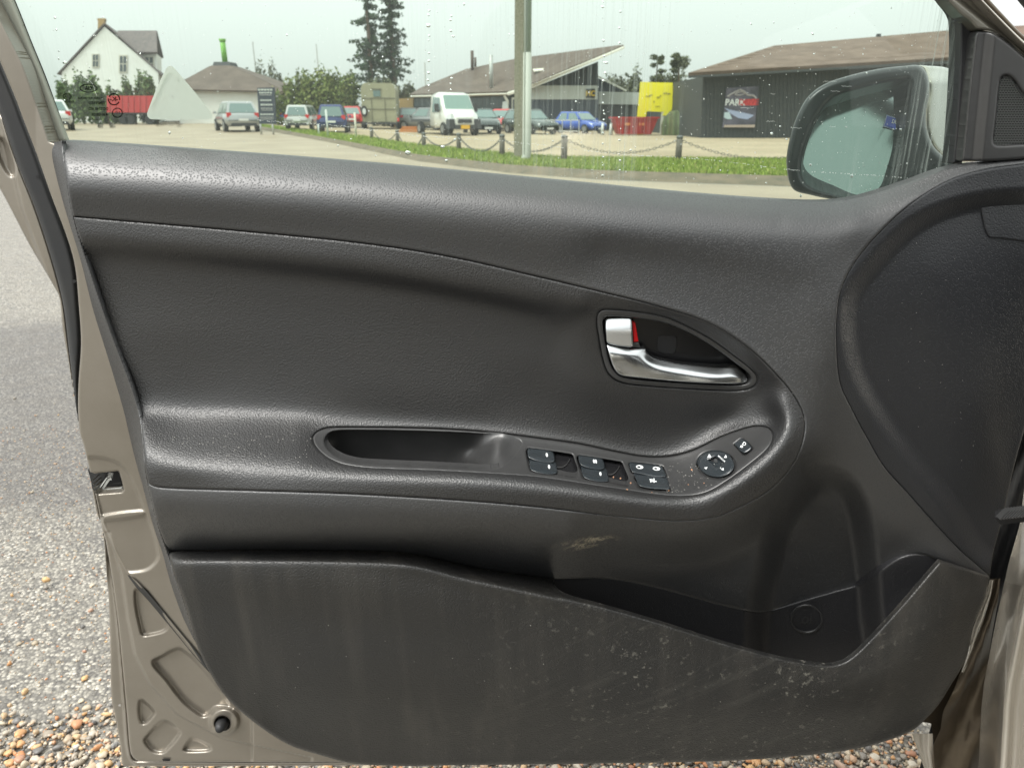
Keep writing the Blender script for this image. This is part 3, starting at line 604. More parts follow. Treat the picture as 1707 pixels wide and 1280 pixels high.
# rubber weather strip and outer flange
panel('weather_strip', [(-315,-600,1)] + RR + [(133,722,1)] + RL[::-1] + [(-350,-600,1)], lambda x, y: -34 - 6 * 0 * x, M_rubber, DOOR, step=2, rnd=(9, 7), skirt=10)
for (a, b) in ((62.5,295),(123.5,469)): flat_poly('strip_clip', [tuple(p) for p in ell(a, b, 3, 3, 0, 12)], -33.4, M_deep, DOOR)
flange = panel('outer_flange', [(-352,-600,1),(-40,85)] + RL[1:] + [(133,722,1),(120,640),(112,590),(104,545),(99,496),(88,474),(48,406),(24,360),(0,315),(-40,250),(-425,-600,1)], lambda x, y: -52 + 6 * sm((x - np.interp(y, [200, 344, 473, 560], [-4, 30, 78, 99])) / 10), M_steel, DOOR, step=2, steps=[(ell(10, 262, 10, 34, -.35), -4, 8)], rnd=(3, 2))
hem = panel('hem_flange', [(150,786),(160,850),(168,872),(173,900),(178,960),(181,993),(184,1078),(186,1162),(194,1204),(201,1246),(203,1272,1),(206,1276),(420,1276),(700,1274,1),(700,1262,1),(560,1269),(235,1268),(222,1266)] + HEM[::-1][:-3], -36, M_steel, DOOR, step=2, steps=[(spline([(178,900),(186,960),(194,1031),(200,1100),(206,1180),(213,1256),(230,1276),(560,1277),(700,1268),(700,1300),(190,1300),(183,1100)]), -5, 5)], rnd=(3, 2))
flat_poly('hem_stud', [tuple(p) for p in ell(199.5,1175,2.2,2.2,0,10)], -38, M_bright, hem, thick=-2)
flat_poly('outer_skin', [(118,275),(150,700),(190,900),(206,1262),(600,1262),(1480,1225),(1640,960),(1660,310),(1480,345),(1380,365),(900,330),(600,300)], -70, M_steelg, DOOR, thick=4)
flat_poly('outer_skin_edge', [(1520,1200),(1600,1110),(1646,975),(1660,965),(1660,1010),(1648,1090),(1640,1160),(1600,1290),(1562,1290),(1558,1240),(1552,1205)], -48, M_brown, DOOR, thick=3)

# window frame, left
FRM_G = [(-24,-100),(21,0),(49,70),(75,134),(111,233)]
panel('window_frame', [(-310,-600,1),(-40,-45),(0,33),(20,72),(39,111),(60,170),(80,228),(86,242,1),(113,236,1),(75,134),(49,70),(21,0),(-24,-100),(-249,-600,1)], lambda x, y: -31 + 0 * x, mat('frame_paint', (.40, .41, .34), .55, metal=.1), DOOR, step=2, rnd=(7, 3), skirt=3)
panel('glass_run', [(-249,-600,1),(-24,-100),(21,0),(49,70),(75,134),(110,236,1),(115,236,1),(79,134),(53,70),(25,0),(-20,-100),(-245,-600,1)], -36, M_rubber, DOOR, step=1, rnd=None, skirt=0)
# window glass
gm = bpy.data.materials.new('tinted_glass'); gm.use_nodes = True; t = gm.node_tree; t.nodes.clear(); MATS['glass'] = gm
N = t.nodes.new; lk = t.links.new
out = N('ShaderNodeOutputMaterial'); tr = N('ShaderNodeBsdfTransparent'); tr.inputs[0].default_value = (.82, .92, .86, 1)
gl = N('ShaderNodeBsdfGlossy'); gl.inputs['Roughness'].default_value = .02; fr = N('ShaderNodeFresnel'); fr.inputs[0].default_value = 1.5
mx = N('ShaderNodeMixShader'); lk(fr.outputs[0], mx.inputs[0]); lk(tr.outputs[0], mx.inputs[1]); lk(gl.outputs[0], mx.inputs[2])
di = N('ShaderNodeBsdfDiffuse'); di.inputs[0].default_value = (.62, .70, .65, 1); tl = N('ShaderNodeBsdfTranslucent'); tl.inputs[0].default_value = (.66, .78, .70, 1)
dm = N('ShaderNodeMixShader'); lk(di.outputs[0], dm.inputs[1]); lk(tl.outputs[0], dm.inputs[2])
tc = N('ShaderNodeTexCoord')
def gn(scale, scl, lo, hi, amt, det=4):
    mp = N('ShaderNodeMapping'); mp.inputs['Scale'].default_value = scl; n = N('ShaderNodeTexNoise'); n.inputs['Scale'].default_value = scale; n.inputs['Detail'].default_value = det
    r = N('ShaderNodeMapRange'); r.inputs[1].default_value = lo; r.inputs[2].default_value = hi; r.inputs[4].default_value = amt
    lk(tc.outputs['Object'], mp.inputs[0]); lk(mp.outputs[0], n.inputs['Vector']); lk(n.outputs[0], r.inputs[0]); return r.outputs[0]
a = gn(520, (1, 1, .02), .48, .74, .75); b = gn(9, (1, 1, .25), .42, .68, 1.)
sx = N('ShaderNodeSeparateXYZ'); lk(tc.outputs['Object'], sx.inputs[0]); rx = N('ShaderNodeMapRange'); rx.inputs[1].default_value = -.1; rx.inputs[2].default_value = .35; rx.inputs[3].default_value = .12
lk(sx.outputs[0], rx.inputs[0]); m1 = N('ShaderNodeMath'); m1.operation = 'MULTIPLY'; lk(a, m1.inputs[0]); lk(b, m1.inputs[1])
m2 = N('ShaderNodeMath'); m2.operation = 'MULTIPLY'; lk(m1.outputs[0], m2.inputs[0]); lk(rx.outputs[0], m2.inputs[1])
m3 = N('ShaderNodeMath'); m3.operation = 'ADD'; m3.inputs[1].default_value = .055; lk(m2.outputs[0], m3.inputs[0])
mo = N('ShaderNodeMixShader'); lk(m3.outputs[0], mo.inputs[0]); lk(mx.outputs[0], mo.inputs[1]); lk(dm.outputs[0], mo.inputs[2]); lk(mo.outputs[0], out.inputs[0])
GL_H = -38
glass = flat_poly('window_glass', [(-249,-600),(-24,-100),(21,0),(49,70),(75,134),(111,233),(118,262),(300,275),(900,325),(1380,362),(1480,340),(1600,300),(1603,40),(1597,22),(1585,8),(1560,-20),(1480,-100),(1260,-335),(900,-525),(400,-600)], GL_H, gm, DOOR)
glass['label'] = 'green tinted side window speckled with raindrops and dried dirt'
# sticker, glass print
def tmat(name, col, f):
    m = bpy.data.materials.new(name); m.use_nodes = True; t = m.node_tree; t.nodes.clear(); o = t.nodes.new('ShaderNodeOutputMaterial')
    a = t.nodes.new('ShaderNodeBsdfTransparent'); d = t.nodes.new('ShaderNodeBsdfDiffuse'); d.inputs[0].default_value = (*col, 1); l = t.nodes.new('ShaderNodeBsdfTranslucent'); l.inputs[0].default_value = (*col, 1)
    x = t.nodes.new('ShaderNodeMixShader'); t.links.new(d.outputs[0], x.inputs[1]); t.links.new(l.outputs[0], x.inputs[2])
    y = t.nodes.new('ShaderNodeMixShader'); y.inputs[0].default_value = f; t.links.new(a.outputs[0], y.inputs[1]); t.links.new(x.outputs[0], y.inputs[2]); t.links.new(y.outputs[0], o.inputs[0]); return m
M_stick = tmat('sticker_film', (.72, .77, .70), .85); M_fleck = tmat('dirt_fleck', (.85, .88, .85), .85); M_print = tmat('glass_print', (.008, .01, .01), .96)
tri = spline([(245,190),(249,198),(258,199.5),(345,199.5),(354,197),(353,189),(294,118),(284,110),(276,116)], step=3)
st = flat_poly('triangle_sticker', [tuple(p) for p in tri], GL_H, M_stick, glass, 1.2, thick=.4); st['label'] = 'pale rounded triangular sticker on the window'
ti = spline([(274,124),(283,117),(291,123),(297,133),(295,134),(288,124),(283,120),(277,126),(252,178),(250,177)], step=3)
flat_poly('sticker_edge_line', [tuple(p) for p in ti], GL_H, M_stick, st, 2.2)
def ring(name, cx, cy, rx, ry, w_, parent, h, m, a=0, gap=None, n=44):
    o_, i_ = ell(cx, cy, rx, ry, a, n), ell(cx, cy, rx - w_, ry - w_, a, n); vs = []; fs = []
    V = np.concatenate([o_, i_]); W = unproj(V[:, 0], V[:, 1], h / 1000).tolist()
    for k in range(n):
        if gap and (k in gap): continue
        fs.append([k, (k+1) % n, n + (k+1) % n, n + k])
    me = bpy.data.meshes.new(name); me.from_pydata(W, [], fs); return world_child(name, me, m, parent)
PH = GL_H + 1.0
ring('maker_oval', 147.5, 147.5, 14.8, 7.3, 1.5, glass, PH, M_print)
text_on('maker_lettering', 'KIA', (148,147.5), (-8.3,0), (0,-10.2), PH, M_print, glass, True)
ring('approval_ring', 190, 166, 10.2, 10.2, 1.9, glass, PH, M_print, 0, gap=(1,2,23,24))
text_on('approval_lettering', '-K-', (190,166), (-11,0), (0,-10.5), PH, M_print, glass, True)
ring('approval_ring', 195.5, 188.5, 8.8, 8.4, 1.5, glass, PH, M_print)
text_on('approval_lettering', 'E13', (196,188.5), (-5,0), (0,-7), PH, M_print, glass)
ring('approval_ring', 112, 161, 7.4, 5.6, 1.1, glass, PH, M_print)
text_on('approval_lettering', 'CCC', (112,161), (-5.4,0), (0,-7.5), PH, M_print, glass, True)
for bdy, c_, s_ in (('E000199', (115,170), 4.6), ('KOREA AUTOGLASS', (150,164), 4.3), ('TEMPERED', (162,172.3), 6.0), ('DOT748 AS2', (164,182), 6.0), ('43R-00038', (166,191.3), 6.0), ('....  ..... II .....', (158,198), 5.0)):
    text_on('glass_lettering', bdy, c_, (-s_, 0), (0, -s_ * 1.15), PH, M_print, glass, True)
# raindrops (lens shaped) and flecks of dried dirt
def drops(name, spec, m, h, dome):
    vs = []; fs = []
    for (cx, cy, rx, ry) in spec:
        b0 = len(vs); n = 8; P = ell(cx, cy, rx, ry, 0, n)
        vs += unproj(P[:, 0], P[:, 1], h / 1000).tolist()
        if dome:
            Q = ell(cx, cy + ry*.1, rx * .62, ry * .62, 0, n); r = min(rx, ry) * .56 * dome
            vs += unproj(Q[:, 0], Q[:, 1], (h + r * .75) / 1000).tolist(); vs += unproj([cx], [cy + ry*.15], (h + r) / 1000).tolist()
            fs += [[b0+k, b0+(k+1) % n, b0+n+(k+1) % n, b0+n+k] for k in range(n)] + [[b0+n+k, b0+n+(k+1) % n, b0+2*n] for k in range(n)]
        else: fs.append([b0+k for k in range(n)])
    me = bpy.data.meshes.new(name); me.from_pydata(vs, [], fs); o = world_child(name, me, m, glass, bool(dome)); o['kind'] = 'stuff'; return o
def inwin(x, y): return 20 + y * .39 < x < 1585 and y < 236 + (x - 105) * .078 - 4
sp1 = []
while len(sp1) < 250:
    x = rng.uniform(20, 1590); y = rng.uniform(0, 335)
    if inwin(x, y): r = .5 + rng.exponential(.38); sp1.append((x, y, min(r, 2.4), min(r * rng.uniform(.8, 1.4), 3)))
for (cx, ys) in ((714, [8,18,26,43,60,68,89,102,122,134,143,152]),(752,[27,34,52,61,131,140,150]),(1006,[4,12,31,68,94,105,122,135,158,172,185,190,200,222,240,262,276,293]),(1034,[20,47,72,94,196,215,234,258,268,284]),(92,[30,50]),(108,[103,135,168,205,218,226])):
    for y in ys:
        x = cx + rng.normal(0, 1.2)
        if inwin(x, y): r = rng.uniform(1.1, 2.6); sp1.append((x, y, r, r * .9))
sp1 += [(714,43,4,3.6),(680,255,5,3.4),(738,245,4,2.4),(744,268,2.6,2.2),(1011,105,3.4,2.4),(1351,275,2,2),(108,105,4,2.6)]
mw = bpy.data.materials.new('water_drop'); mw.use_nodes = True; b = mw.node_tree.nodes['Principled BSDF']; b.inputs['Transmission Weight'].default_value = 1; b.inputs['IOR'].default_value = 1.33; b.inputs['Roughness'].default_value = .02; b.inputs['Base Color'].default_value = (.93, .98, .95, 1)
drops('raindrops', sp1, mw, GL_H - .1, 1.0)
fl = []
while len(fl) < 700:
    x = rng.uniform(20, 1595); y = rng.uniform(0, 335)
    if x < 700 and rng.random() < .45: continue
    if x > 1200 and y > 60 and False: pass
    if inwin(x, y): r = .28 + rng.exponential(.2); fl.append((x, y, min(r, 1.1), min(r * rng.uniform(.7, 2.0), 1.6)))
# beaded wiper line across the window
for x in np.arange(430, 1540, 2.4):
    y = 200 + (x - 430) * .0915 + 2.0 * math.sin(x * .02)
    if rng.random() < (.85 if x < 760 else .55): fl.append((x + rng.normal(0, .5), y + rng.normal(0, .8 if x < 900 else .35), rng.uniform(.5, 1.15), rng.uniform(.4, .9)))
for k in range(8):                         # wavy scratches
    x0, y0 = rng.uniform(1200, 1420), rng.uniform(120, 215)
    for j in range(rng.integers(6, 18)): fl.append((x0 + j * 1.3, y0 + rng.normal(0, .5), .6, .3))
drops('dirt_flecks', fl, M_fleck, GL_H + .6, 0)
sc = [(130,120),(140,127),(148,134),(155,142),(158,152),(161,160)]
a_ = spline(sc, False, 2); flat_poly('hair_scratch', [tuple(p) for p in a_] + [tuple(p + np.array([.45, -.1])) for p in a_[::-1]], GL_H, M_fleck, glass, .8)

# ------------------------------------------------------------ sail panel, channel and upper frame (right)
panel('window_channel', [(1572,0-8,1),(1585,8),(1594,20),(1599,34),(1600,80),(1597,150),(1592,220),(1587,274,1),(1604,272,1),(1612,200),(1620,110),(1626,48,1),(1612,30),(1598,16)], lambda x, y: -28 + 0 * x, M_rubber, DOOR, step=1.5, rnd=(4, 3), skirt=16)
GR = spline([(1681,127),(1672,128),(1667,136),(1661,190),(1656,234),(1660,242),(1700,241),(1745,238),(1745,190),(1707,158),(1690,134)], step=4)
sail = panel('sail_panel', [(1603,269,1),(1607,230),(1614,160),(1622,90),(1628,54),(1640,52),(1656,56),(1680,72),(1707,95),(1745,128,1),(1745,262,1),(1700,266),(1650,269)], lambda x, y: -16 + 5 * sm((x - np.interp(y, [50, 270], [1640, 1618])) / 22), M_smooth, DOOR, step=2, holes=[GR], rnd=(4, 2.2))
gb = flat_poly('speaker_grille', [tuple(p) for p in (GR.mean(0) + (GR - GR.mean(0)) * 1.05)], -18, M_deep, sail)
# grille web: hexagonal mesh of short bars
vs = []; fs = []
gx, gy = 4.6, 4.0
poly = GR
def inside(x, y):
    c = False; n = len(poly)
    for i in range(n):
        a, b = poly[i], poly[(i+1) % n]
        if (a[1] > y) != (b[1] > y) and x < (b[0]-a[0])*(y-a[1])/(b[1]-a[1])+a[0]: c = not c
    return c
r_ = 0
yy = 126.
while yy < 244:
    xx = 1654 + (r_ % 2) * gx / 2
    while xx < 1745:
        if inside(xx, yy):
            for ang in (0.52, 1.57, 2.62):
                dx, dy = math.cos(ang) * 2.6, math.sin(ang) * 2.3; nx, ny = -math.sin(ang) * .55, math.cos(ang) * .55
                c = (xx + (0 if ang == 1.57 else (1.15 if ang < 1 else -1.15)), yy + (1.2 if ang == 1.57 else -1.0))
                q = [(c[0]-dx/2+nx, c[1]-dy/2+ny), (c[0]+dx/2+nx, c[1]+dy/2+ny), (c[0]+dx/2-nx, c[1]+dy/2-ny), (c[0]-dx/2-nx, c[1]-dy/2-ny)]
                b0 = len(vs); vs += unproj([p[0] for p in q], [p[1] for p in q], -.0125).tolist(); fs.append([b0, b0+1, b0+2, b0+3])
        xx += gx
    yy += gy; r_ += 1
me = bpy.data.meshes.new('grille_web'); me.from_pydata(vs, [], fs); o = world_child('grille_web', me, mat('grille_grey', (.09, .095, .09), .45), gb); o['kind'] = 'stuff'
# upper frame band (painted) from top left to right edge
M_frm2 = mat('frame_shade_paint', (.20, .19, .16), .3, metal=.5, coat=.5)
panel('upper_frame', [(1540,-40,1),(1572,-6),(1590,14),(1602,26),(1616,36),(1628,49),(1640,51),(1658,54),(1682,70),(1707,94),(1760,135,1),(1760,118,1),(1707,73),(1670,37),(1630,-5),(1590,-45,1)], lambda x, y: -14 - 6 * sm(((x - y * 1.25) - 1590) / 14), M_frm2, DOOR, step=2, rnd=(4, 3), skirt=14)
panel('frame_flange', [(1590,-45,1),(1630,-3),(1670,39),(1707,76),(1760,124,1),(1760,112,1),(1707,69),(1665,28),(1640,2),(1596,-45,1)], -8, M_steelg, DOOR, step=1.5, rnd=(3, 2.5))
panel('frame_seal', [(1596,-45,1),(1640,2),(1665,28),(1707,70),(1760,113,1),(1760,100,1),(1707,60),(1668,20),(1645,-5),(1606,-45,1)], -14, M_brown, DOOR, step=1.5, rnd=(3, 2))

panel('top_rail', [(-310,-600,1),(-250,-645),(400,-665),(950,-590),(1330,-380),(1530,-130),(1596,-45,1),(1540,-40,1),(1450,-120),(1240,-330),(890,-510),(400,-585),(-240,-590,1)], -20, M_frm2, DOOR, step=7, rnd=(14, 5), skirt=14)
# ------------------------------------------------------------ door mirror, outside the glass
MY = .84
def mpt(px, py, y):
    u, dy, dz = ray(px, py); t_ = y / dy; return (u * t_, y, CAMZ + dz * t_)
def mh(y): return (YD - y) * 1000          # height value that puts a point at world distance y
MIR = root('dummy', 'x', 'x') ; bpy.data.objects.remove(MIR)
hs_out = [(1312,285),(1311,262),(1318,225),(1329,193),(1346,163),(1372,142),(1413,127),(1466,115),(1510,110),(1530,109),(1541,116),(1548,135),(1549,155),(1544,186),(1545,215),(1556,244),(1577,264),(1600,275),(1560,300),(1440,340),(1378,331),(1350,325),(1325,318),(1316,305)]
gl_out = [(1336,282),(1341,250),(1357,207),(1373,181),(1391,163),(1428,151),(1466,141),(1500,135),(1514,134),(1516,149),(1511,186),(1501,246),(1483,294),(1470,318),(1440,334),(1394,324),(1357,313),(1341,300)]
GO = spline(gl_out, step=3)
M_mhous = mat('mirror_black_plastic', (.014, .017, .018), .3, grain=(2000, .1, .0002, 'noise'))
mirror = panel('side_mirror', hs_out, lambda x, y: mh(.79) - 10 * sm((x - 1490) / 70), M_mhous, DOOR, step=2, holes=[GO], rnd=(9, 9), skirt=80, taper=.45)
mm = bpy.data.materials.new('mirror_silver'); mm.use_nodes = True; b = mm.node_tree.nodes['Principled BSDF']; b.inputs['Base Color'].default_value = (.22, .265, .255, 1); b.inputs['Metallic'].default_value = 1; b.inputs['Roughness'].default_value = .10
nn = mm.node_tree.nodes.new('ShaderNodeTexNoise'); nn.inputs['Scale'].default_value = 60; mr = mm.node_tree.nodes.new('ShaderNodeMapRange'); mr.inputs[3].default_value = .05; mr.inputs[4].default_value = .16
mm.node_tree.links.new(nn.outputs[0], mr.inputs[0]); mm.node_tree.links.new(mr.outputs[0], b.inputs['Roughness'])
cg = GO.mean(0)
mg = flat_poly('mirror_glass', [tuple(p) for p in (cg + (GO - cg) * .985)], lambda x, y: mh(.826) + (y - 230) * .16 + (x - 1430) * .20, mm, mirror, thick=4)
rim = panel('mirror_rim', [tuple(p) for p in GO[::2]], lambda x, y: mh(.824) + (y - 230) * .16 + (x - 1430) * .20, mat('mirror_rim_grey', (.12,.125,.12), .3), mirror, step=1.2, holes=[cg + (GO - cg) * .975], rnd=(1.5, 1), skirt=6)
capm = panel('mirror_cap', [(1527,109),(1545,110),(1572,112),(1590,118),(1600,124,1),(1600,272,1),(1588,268),(1577,264),(1556,244),(1545,215),(1544,186),(1549,155),(1547,133),(1539,115)], lambda x, y: mh(.83) - 50 * sm((x - 1545) / 50) - 26 * sm((140 - y) / 30), mat('mirror_cap_paint', (.27, .265, .21), .25, metal=.35, coat=1), mirror, step=2, rnd=(6, 8), skirt=60, taper=.3)
BL = mat('reflected_blue', (.02, .07, .50), .4); LB = mat('reflected_pale', (.35, .42, .62), .4)  # a label's reflection, painted as a thin plate on the mirror glass
zm = lambda pts: Z(1440,170,17.07,pts); MH = lambda x, y: mh(.8245) + (y - 230) * .16 + (x - 1430) * .20
s1 = flat_poly('label_reflection', zm([(645,365),(1165,530),(1098,860),(545,710)]), MH, LB, mirror, .6, thick=.5); s1['label'] = 'reflection of a small blue label with white lettering, painted on the mirror glass'
flat_poly('reflected_field', zm([(665,400),(1150,550),(1095,830),(590,680)]), MH, BL, s1, 1.2)
text_on('reflected_lettering', 'OMAR2', zm([(985,600)])[0], (-6.6,-1.6), (2.0,-9.0), lambda x, y: MH(x, y) + 1.8, M_white, s1, True)
text_on('reflected_lettering', 'LR', zm([(985,765)])[0], (-4.0,-1.2), (1.2,-5.0), lambda x, y: MH(x, y) + 1.8, M_white, s1, True)
# ============================================================ GROUND
def nodes(name):
    m = bpy.data.materials.new(name); m.use_nodes = True; t = m.node_tree; return m, t, t.nodes['Principled BSDF']
def nz(t, vec, scale, det=4, rough=.6, kind='ShaderNodeTexNoise'):
    n = t.nodes.new(kind); n.inputs['Scale'].default_value = scale
    if kind == 'ShaderNodeTexNoise': n.inputs['Detail'].default_value = det; n.inputs['Roughness'].default_value = rough
    t.links.new(vec, n.inputs['Vector']); return n
def rng_(t, o, a, b, c=0., d=1.):
    r = t.nodes.new('ShaderNodeMapRange'); r.inputs[1].default_value = a; r.inputs[2].default_value = b; r.inputs[3].default_value = c; r.inputs[4].default_value = d
    t.links.new(o, r.inputs[0]); return r.outputs[0]
def mixc_(t, f, a, b):
    x = t.nodes.new('ShaderNodeMix'); x.data_type = 'RGBA'
    if isinstance(f, float): x.inputs[0].default_value = f
    else: t.links.new(f, x.inputs[0])
    for k, v in ((6, a), (7, b)):
        if isinstance(v, tuple): x.inputs[k].default_value = (*v, 1)
        else: t.links.new(v, x.inputs[k])
    return x.outputs[2]
def ramp(t, o, stops):
    r = t.nodes.new('ShaderNodeValToRGB'); cr = r.color_ramp; cr.interpolation = 'CONSTANT' if stops[0] == 'c' else 'LINEAR'
    st = stops[1:] if stops[0] in ('c', 'l') else stops
    while len(cr.elements) < len(st): cr.elements.new(.5)
    for e, (p, c) in zip(cr.elements, st): e.position = p; e.color = (*c, 1)
    t.links.new(o, r.inputs[0]); return r.outputs[0]
def sheet(name, pts, z, m, label=None):
    me = bpy.data.meshes.new(name); me.from_pydata([(p[0], p[1], z) for p in pts], [], [list(range(len(pts)))]); me.update()
    if me.polygons[0].normal.z < 0: me.flip_normals()
    o = link(name, me, m); o['kind'] = 'structure'; return o
def gnd(px, py, z=0.):
    u, dy, dz = ray(px, py); t_ = (z - CAMZ) / dz; return (u * t_, dy * t_)
# old asphalt with pale chippings in a dark binder
m_as, t, b = nodes('chipped_asphalt'); tc = t.nodes.new('ShaderNodeTexCoord'); ov = tc.outputs['Object']
v1 = nz(t, ov, 150, kind='ShaderNodeTexVoronoi'); v2 = nz(t, ov, 60, kind='ShaderNodeTexVoronoi'); big = nz(t, ov, 1.6, 4); mid = nz(t, ov, 11, 4)
chip = ramp(t, v1.outputs['Color'], ['l', (0., (.06,.055,.05)), (.3, (.15,.138,.12)), (.55, (.27,.25,.21)), (.75, (.43,.40,.34)), (1., (.66,.62,.54))])
dark = rng_(t, v1.outputs['Distance'], .35, .75, 0, .8)
base = mixc_(t, dark, chip, (.045,.043,.042)); 
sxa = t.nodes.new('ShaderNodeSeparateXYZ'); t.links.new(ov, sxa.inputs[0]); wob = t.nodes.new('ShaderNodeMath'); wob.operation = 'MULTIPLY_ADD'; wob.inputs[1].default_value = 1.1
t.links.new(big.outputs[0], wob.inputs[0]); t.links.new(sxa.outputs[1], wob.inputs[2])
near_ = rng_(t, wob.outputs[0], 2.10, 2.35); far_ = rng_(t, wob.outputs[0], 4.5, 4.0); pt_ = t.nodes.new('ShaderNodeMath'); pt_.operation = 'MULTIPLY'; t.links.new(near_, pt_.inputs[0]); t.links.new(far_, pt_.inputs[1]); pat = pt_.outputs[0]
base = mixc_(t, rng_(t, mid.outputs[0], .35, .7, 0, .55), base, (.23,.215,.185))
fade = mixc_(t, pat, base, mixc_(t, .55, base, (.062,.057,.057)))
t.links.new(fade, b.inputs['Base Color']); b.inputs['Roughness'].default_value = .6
t.links.new(rng_(t, mid.outputs[0], .3, .7, .32, .75), b.inputs['Roughness'])
bp = t.nodes.new('ShaderNodeBump'); bp.invert = True; bp.inputs['Strength'].default_value = .8; bp.inputs['Distance'].default_value = .004
t.links.new(v1.outputs['Distance'], bp.inputs['Height']); t.links.new(bp.outputs[0], b.inputs['Normal'])
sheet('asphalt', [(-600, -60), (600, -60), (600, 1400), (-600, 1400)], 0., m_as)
# road beyond: beige worn surface
m_rd, t, b = nodes('worn_road'); tc = t.nodes.new('ShaderNodeTexCoord'); ov = tc.outputs['Object']
n1 = nz(t, ov, .5, 5); n2 = nz(t, ov, 30, 3, .8); c = mixc_(t, rng_(t, n1.outputs[0], .35, .65), (.25,.19,.125), (.35,.28,.19)); c = mixc_(t, rng_(t, n2.outputs[0], .3, .7, 0, .5), c, (.20,.17,.13))
t.links.new(c, b.inputs['Base Color']); b.inputs['Roughness'].default_value = .55
def terr(X, Y):
    """the yard rises gently towards the back left"""
    k = .012 * sm((.12 - X / np.maximum(Y, 1)) / .40)
    return k * np.clip(Y - 30, 0, 90)
def G(px, py):
    z = 0.
    for _ in range(12):
        z = .5 * z + .5 * float(terr(np.float64(gnd(px, py, z)[0]), np.float64(gnd(px, py, z)[1])))
    return gnd(px, py, z)
def land(name, pts, off, m, step=4.):
    """a piece of ground following the terrain"""
    poly = np.array(pts, float); g = Grid(poly, step); V, F, bd = clipmesh(g, g.sd(poly, 8))
    W = []
    for x, y in V:
        y = max(y, 196.5); X, Y = G(x, y); W.append((X, Y, float(terr(np.float64(X), np.float64(Y))) + off))
    me = bpy.data.meshes.new(name); me.from_pydata(W, [], F); me.update()
    if me.polygons[0].normal.z < 0: me.flip_normals()
    o = link(name, me, m, smooth=True); o['kind'] = 'structure'; return o
# the bend of the road around the verge
roadp = [(-300,300),(-300,197),(60,197),(250,197),(428,206),(440,217),(560,240),(700,270),(850,289),(1000,301),(1310,312),(1800,330),(2600,360),(2600,520),(1400,390),(700,330),(100,300)]
land('road', roadp, .004, m_rd, 5)
# gravel yard
m_gv, t, b = nodes('gravel_yard'); tc = t.nodes.new('ShaderNodeTexCoord'); ov = tc.outputs['Object']
n1 = nz(t, ov, .35, 5); v = nz(t, ov, 9, kind='ShaderNodeTexVoronoi'); n3 = nz(t, ov, 3, 5, .8)
c = mixc_(t, rng_(t, n1.outputs[0], .35, .65), (.31,.235,.145), (.42,.33,.22)); c = mixc_(t, rng_(t, v.outputs['Distance'], .2, .9, 0, .6), c, (.20,.165,.12)); c = mixc_(t, rng_(t, n3.outputs[0], .5, .72, 0, .7), c, (.17,.19,.09))
t.links.new(c, b.inputs['Base Color']); b.inputs['Roughness'].default_value = .9
yard = [(330,200.5),(330,197),(1600,197),(2600,197),(2600,270),(1310,270),(940,268),(860,262),(700,244),(600,228),(430,208)]
land('gravel_yard', yard, .012, m_gv, 4)
# verge of grass: soil sheet, kerb and blades
m_so, t, b = nodes('verge_soil'); tc = t.nodes.new('ShaderNodeTexCoord'); n1 = nz(t, tc.outputs['Object'], 2.5, 5)
t.links.new(mixc_(t, rng_(t, n1.outputs[0], .35, .65), (.09,.14,.02), (.16,.24,.035)), b.inputs['Base Color']); b.inputs['Roughness'].default_value = .9
VT = [(430,208),(600,228),(700,244),(860,262),(940,268),(1310,271),(1800,276),(2600,290)]; VB = [(434,213),(560,236),(700,263),(850,281),(1000,291),(1310,301),(1800,318),(2600,345)]
land('grass_verge', VT + VB[::-1], .03, m_so)
m_ke = mat('kerb_stone', (.15,.115,.075), .9, vary=(3, (.08,.07,.045), 1))
K2 = [(436,217),(560,240),(700,270),(850,289),(1000,300),(1310,311),(1800,329),(2600,358)]
bm = bmesh.new(); A = [G(*p) for p in VB]; B = [G(*p) for p in K2]
r0 = [bm.verts.new((*a, .03 + float(terr(a[0], a[1])))) for a in A]; r1 = [bm.verts.new((a[0]*.6+b_[0]*.4, a[1]*.6+b_[1]*.4, .11 + float(terr(a[0], a[1])))) for a, b_ in zip(A, B)]; r2 = [bm.verts.new((*b_, float(terr(b_[0], b_[1])))) for b_ in B]
for p, q in ((r0, r1), (r1, r2)):
    for k in range(len(A)-1): bm.faces.new((p[k], p[k+1], q[k+1], q[k]))
me = bpy.data.meshes.new('kerb'); bm.to_mesh(me); bm.free(); o = link('kerb', me, m_ke); o['kind'] = 'structure'
# grass blades
def quad_pts(n):
    """random points on the verge strip"""
    VTg = np.array([G(*p) for p in VT]); VBg = np.array([G(*p) for p in VB]); px = np.array([p[0] for p in VT], float); pb = np.array([p[0] for p in VB], float)
    x = 430 + (1400 - 430) * rng.random(n) ** .8; v = rng.random(n)
    T = np.stack([np.interp(x, px, VTg[:, 0]), np.interp(x, px, VTg[:, 1])], 1); Bt = np.stack([np.interp(x, pb, VBg[:, 0]), np.interp(x, pb, VBg[:, 1])], 1)
    return T + (Bt - T) * v[:, None]
n = 60000; P = quad_pts(n); hgt = .05 + .09 * rng.random(n); ang = rng.random(n) * 6.283; lean = rng.normal(0, .04, (n, 2))
wd = .012 + .012 * rng.random(n); dx, dy = np.cos(ang) * wd, np.sin(ang) * wd
V = np.empty((n, 3, 3)); zt = terr(P[:, 0], P[:, 1])
V[:, 0] = np.stack([P[:, 0]-dx, P[:, 1]-dy, .02 + zt], 1); V[:, 1] = np.stack([P[:, 0]+dx, P[:, 1]+dy, .02 + zt], 1)
V[:, 2] = np.stack([P[:, 0]+lean[:, 0], P[:, 1]+lean[:, 1], .02+hgt+zt], 1)
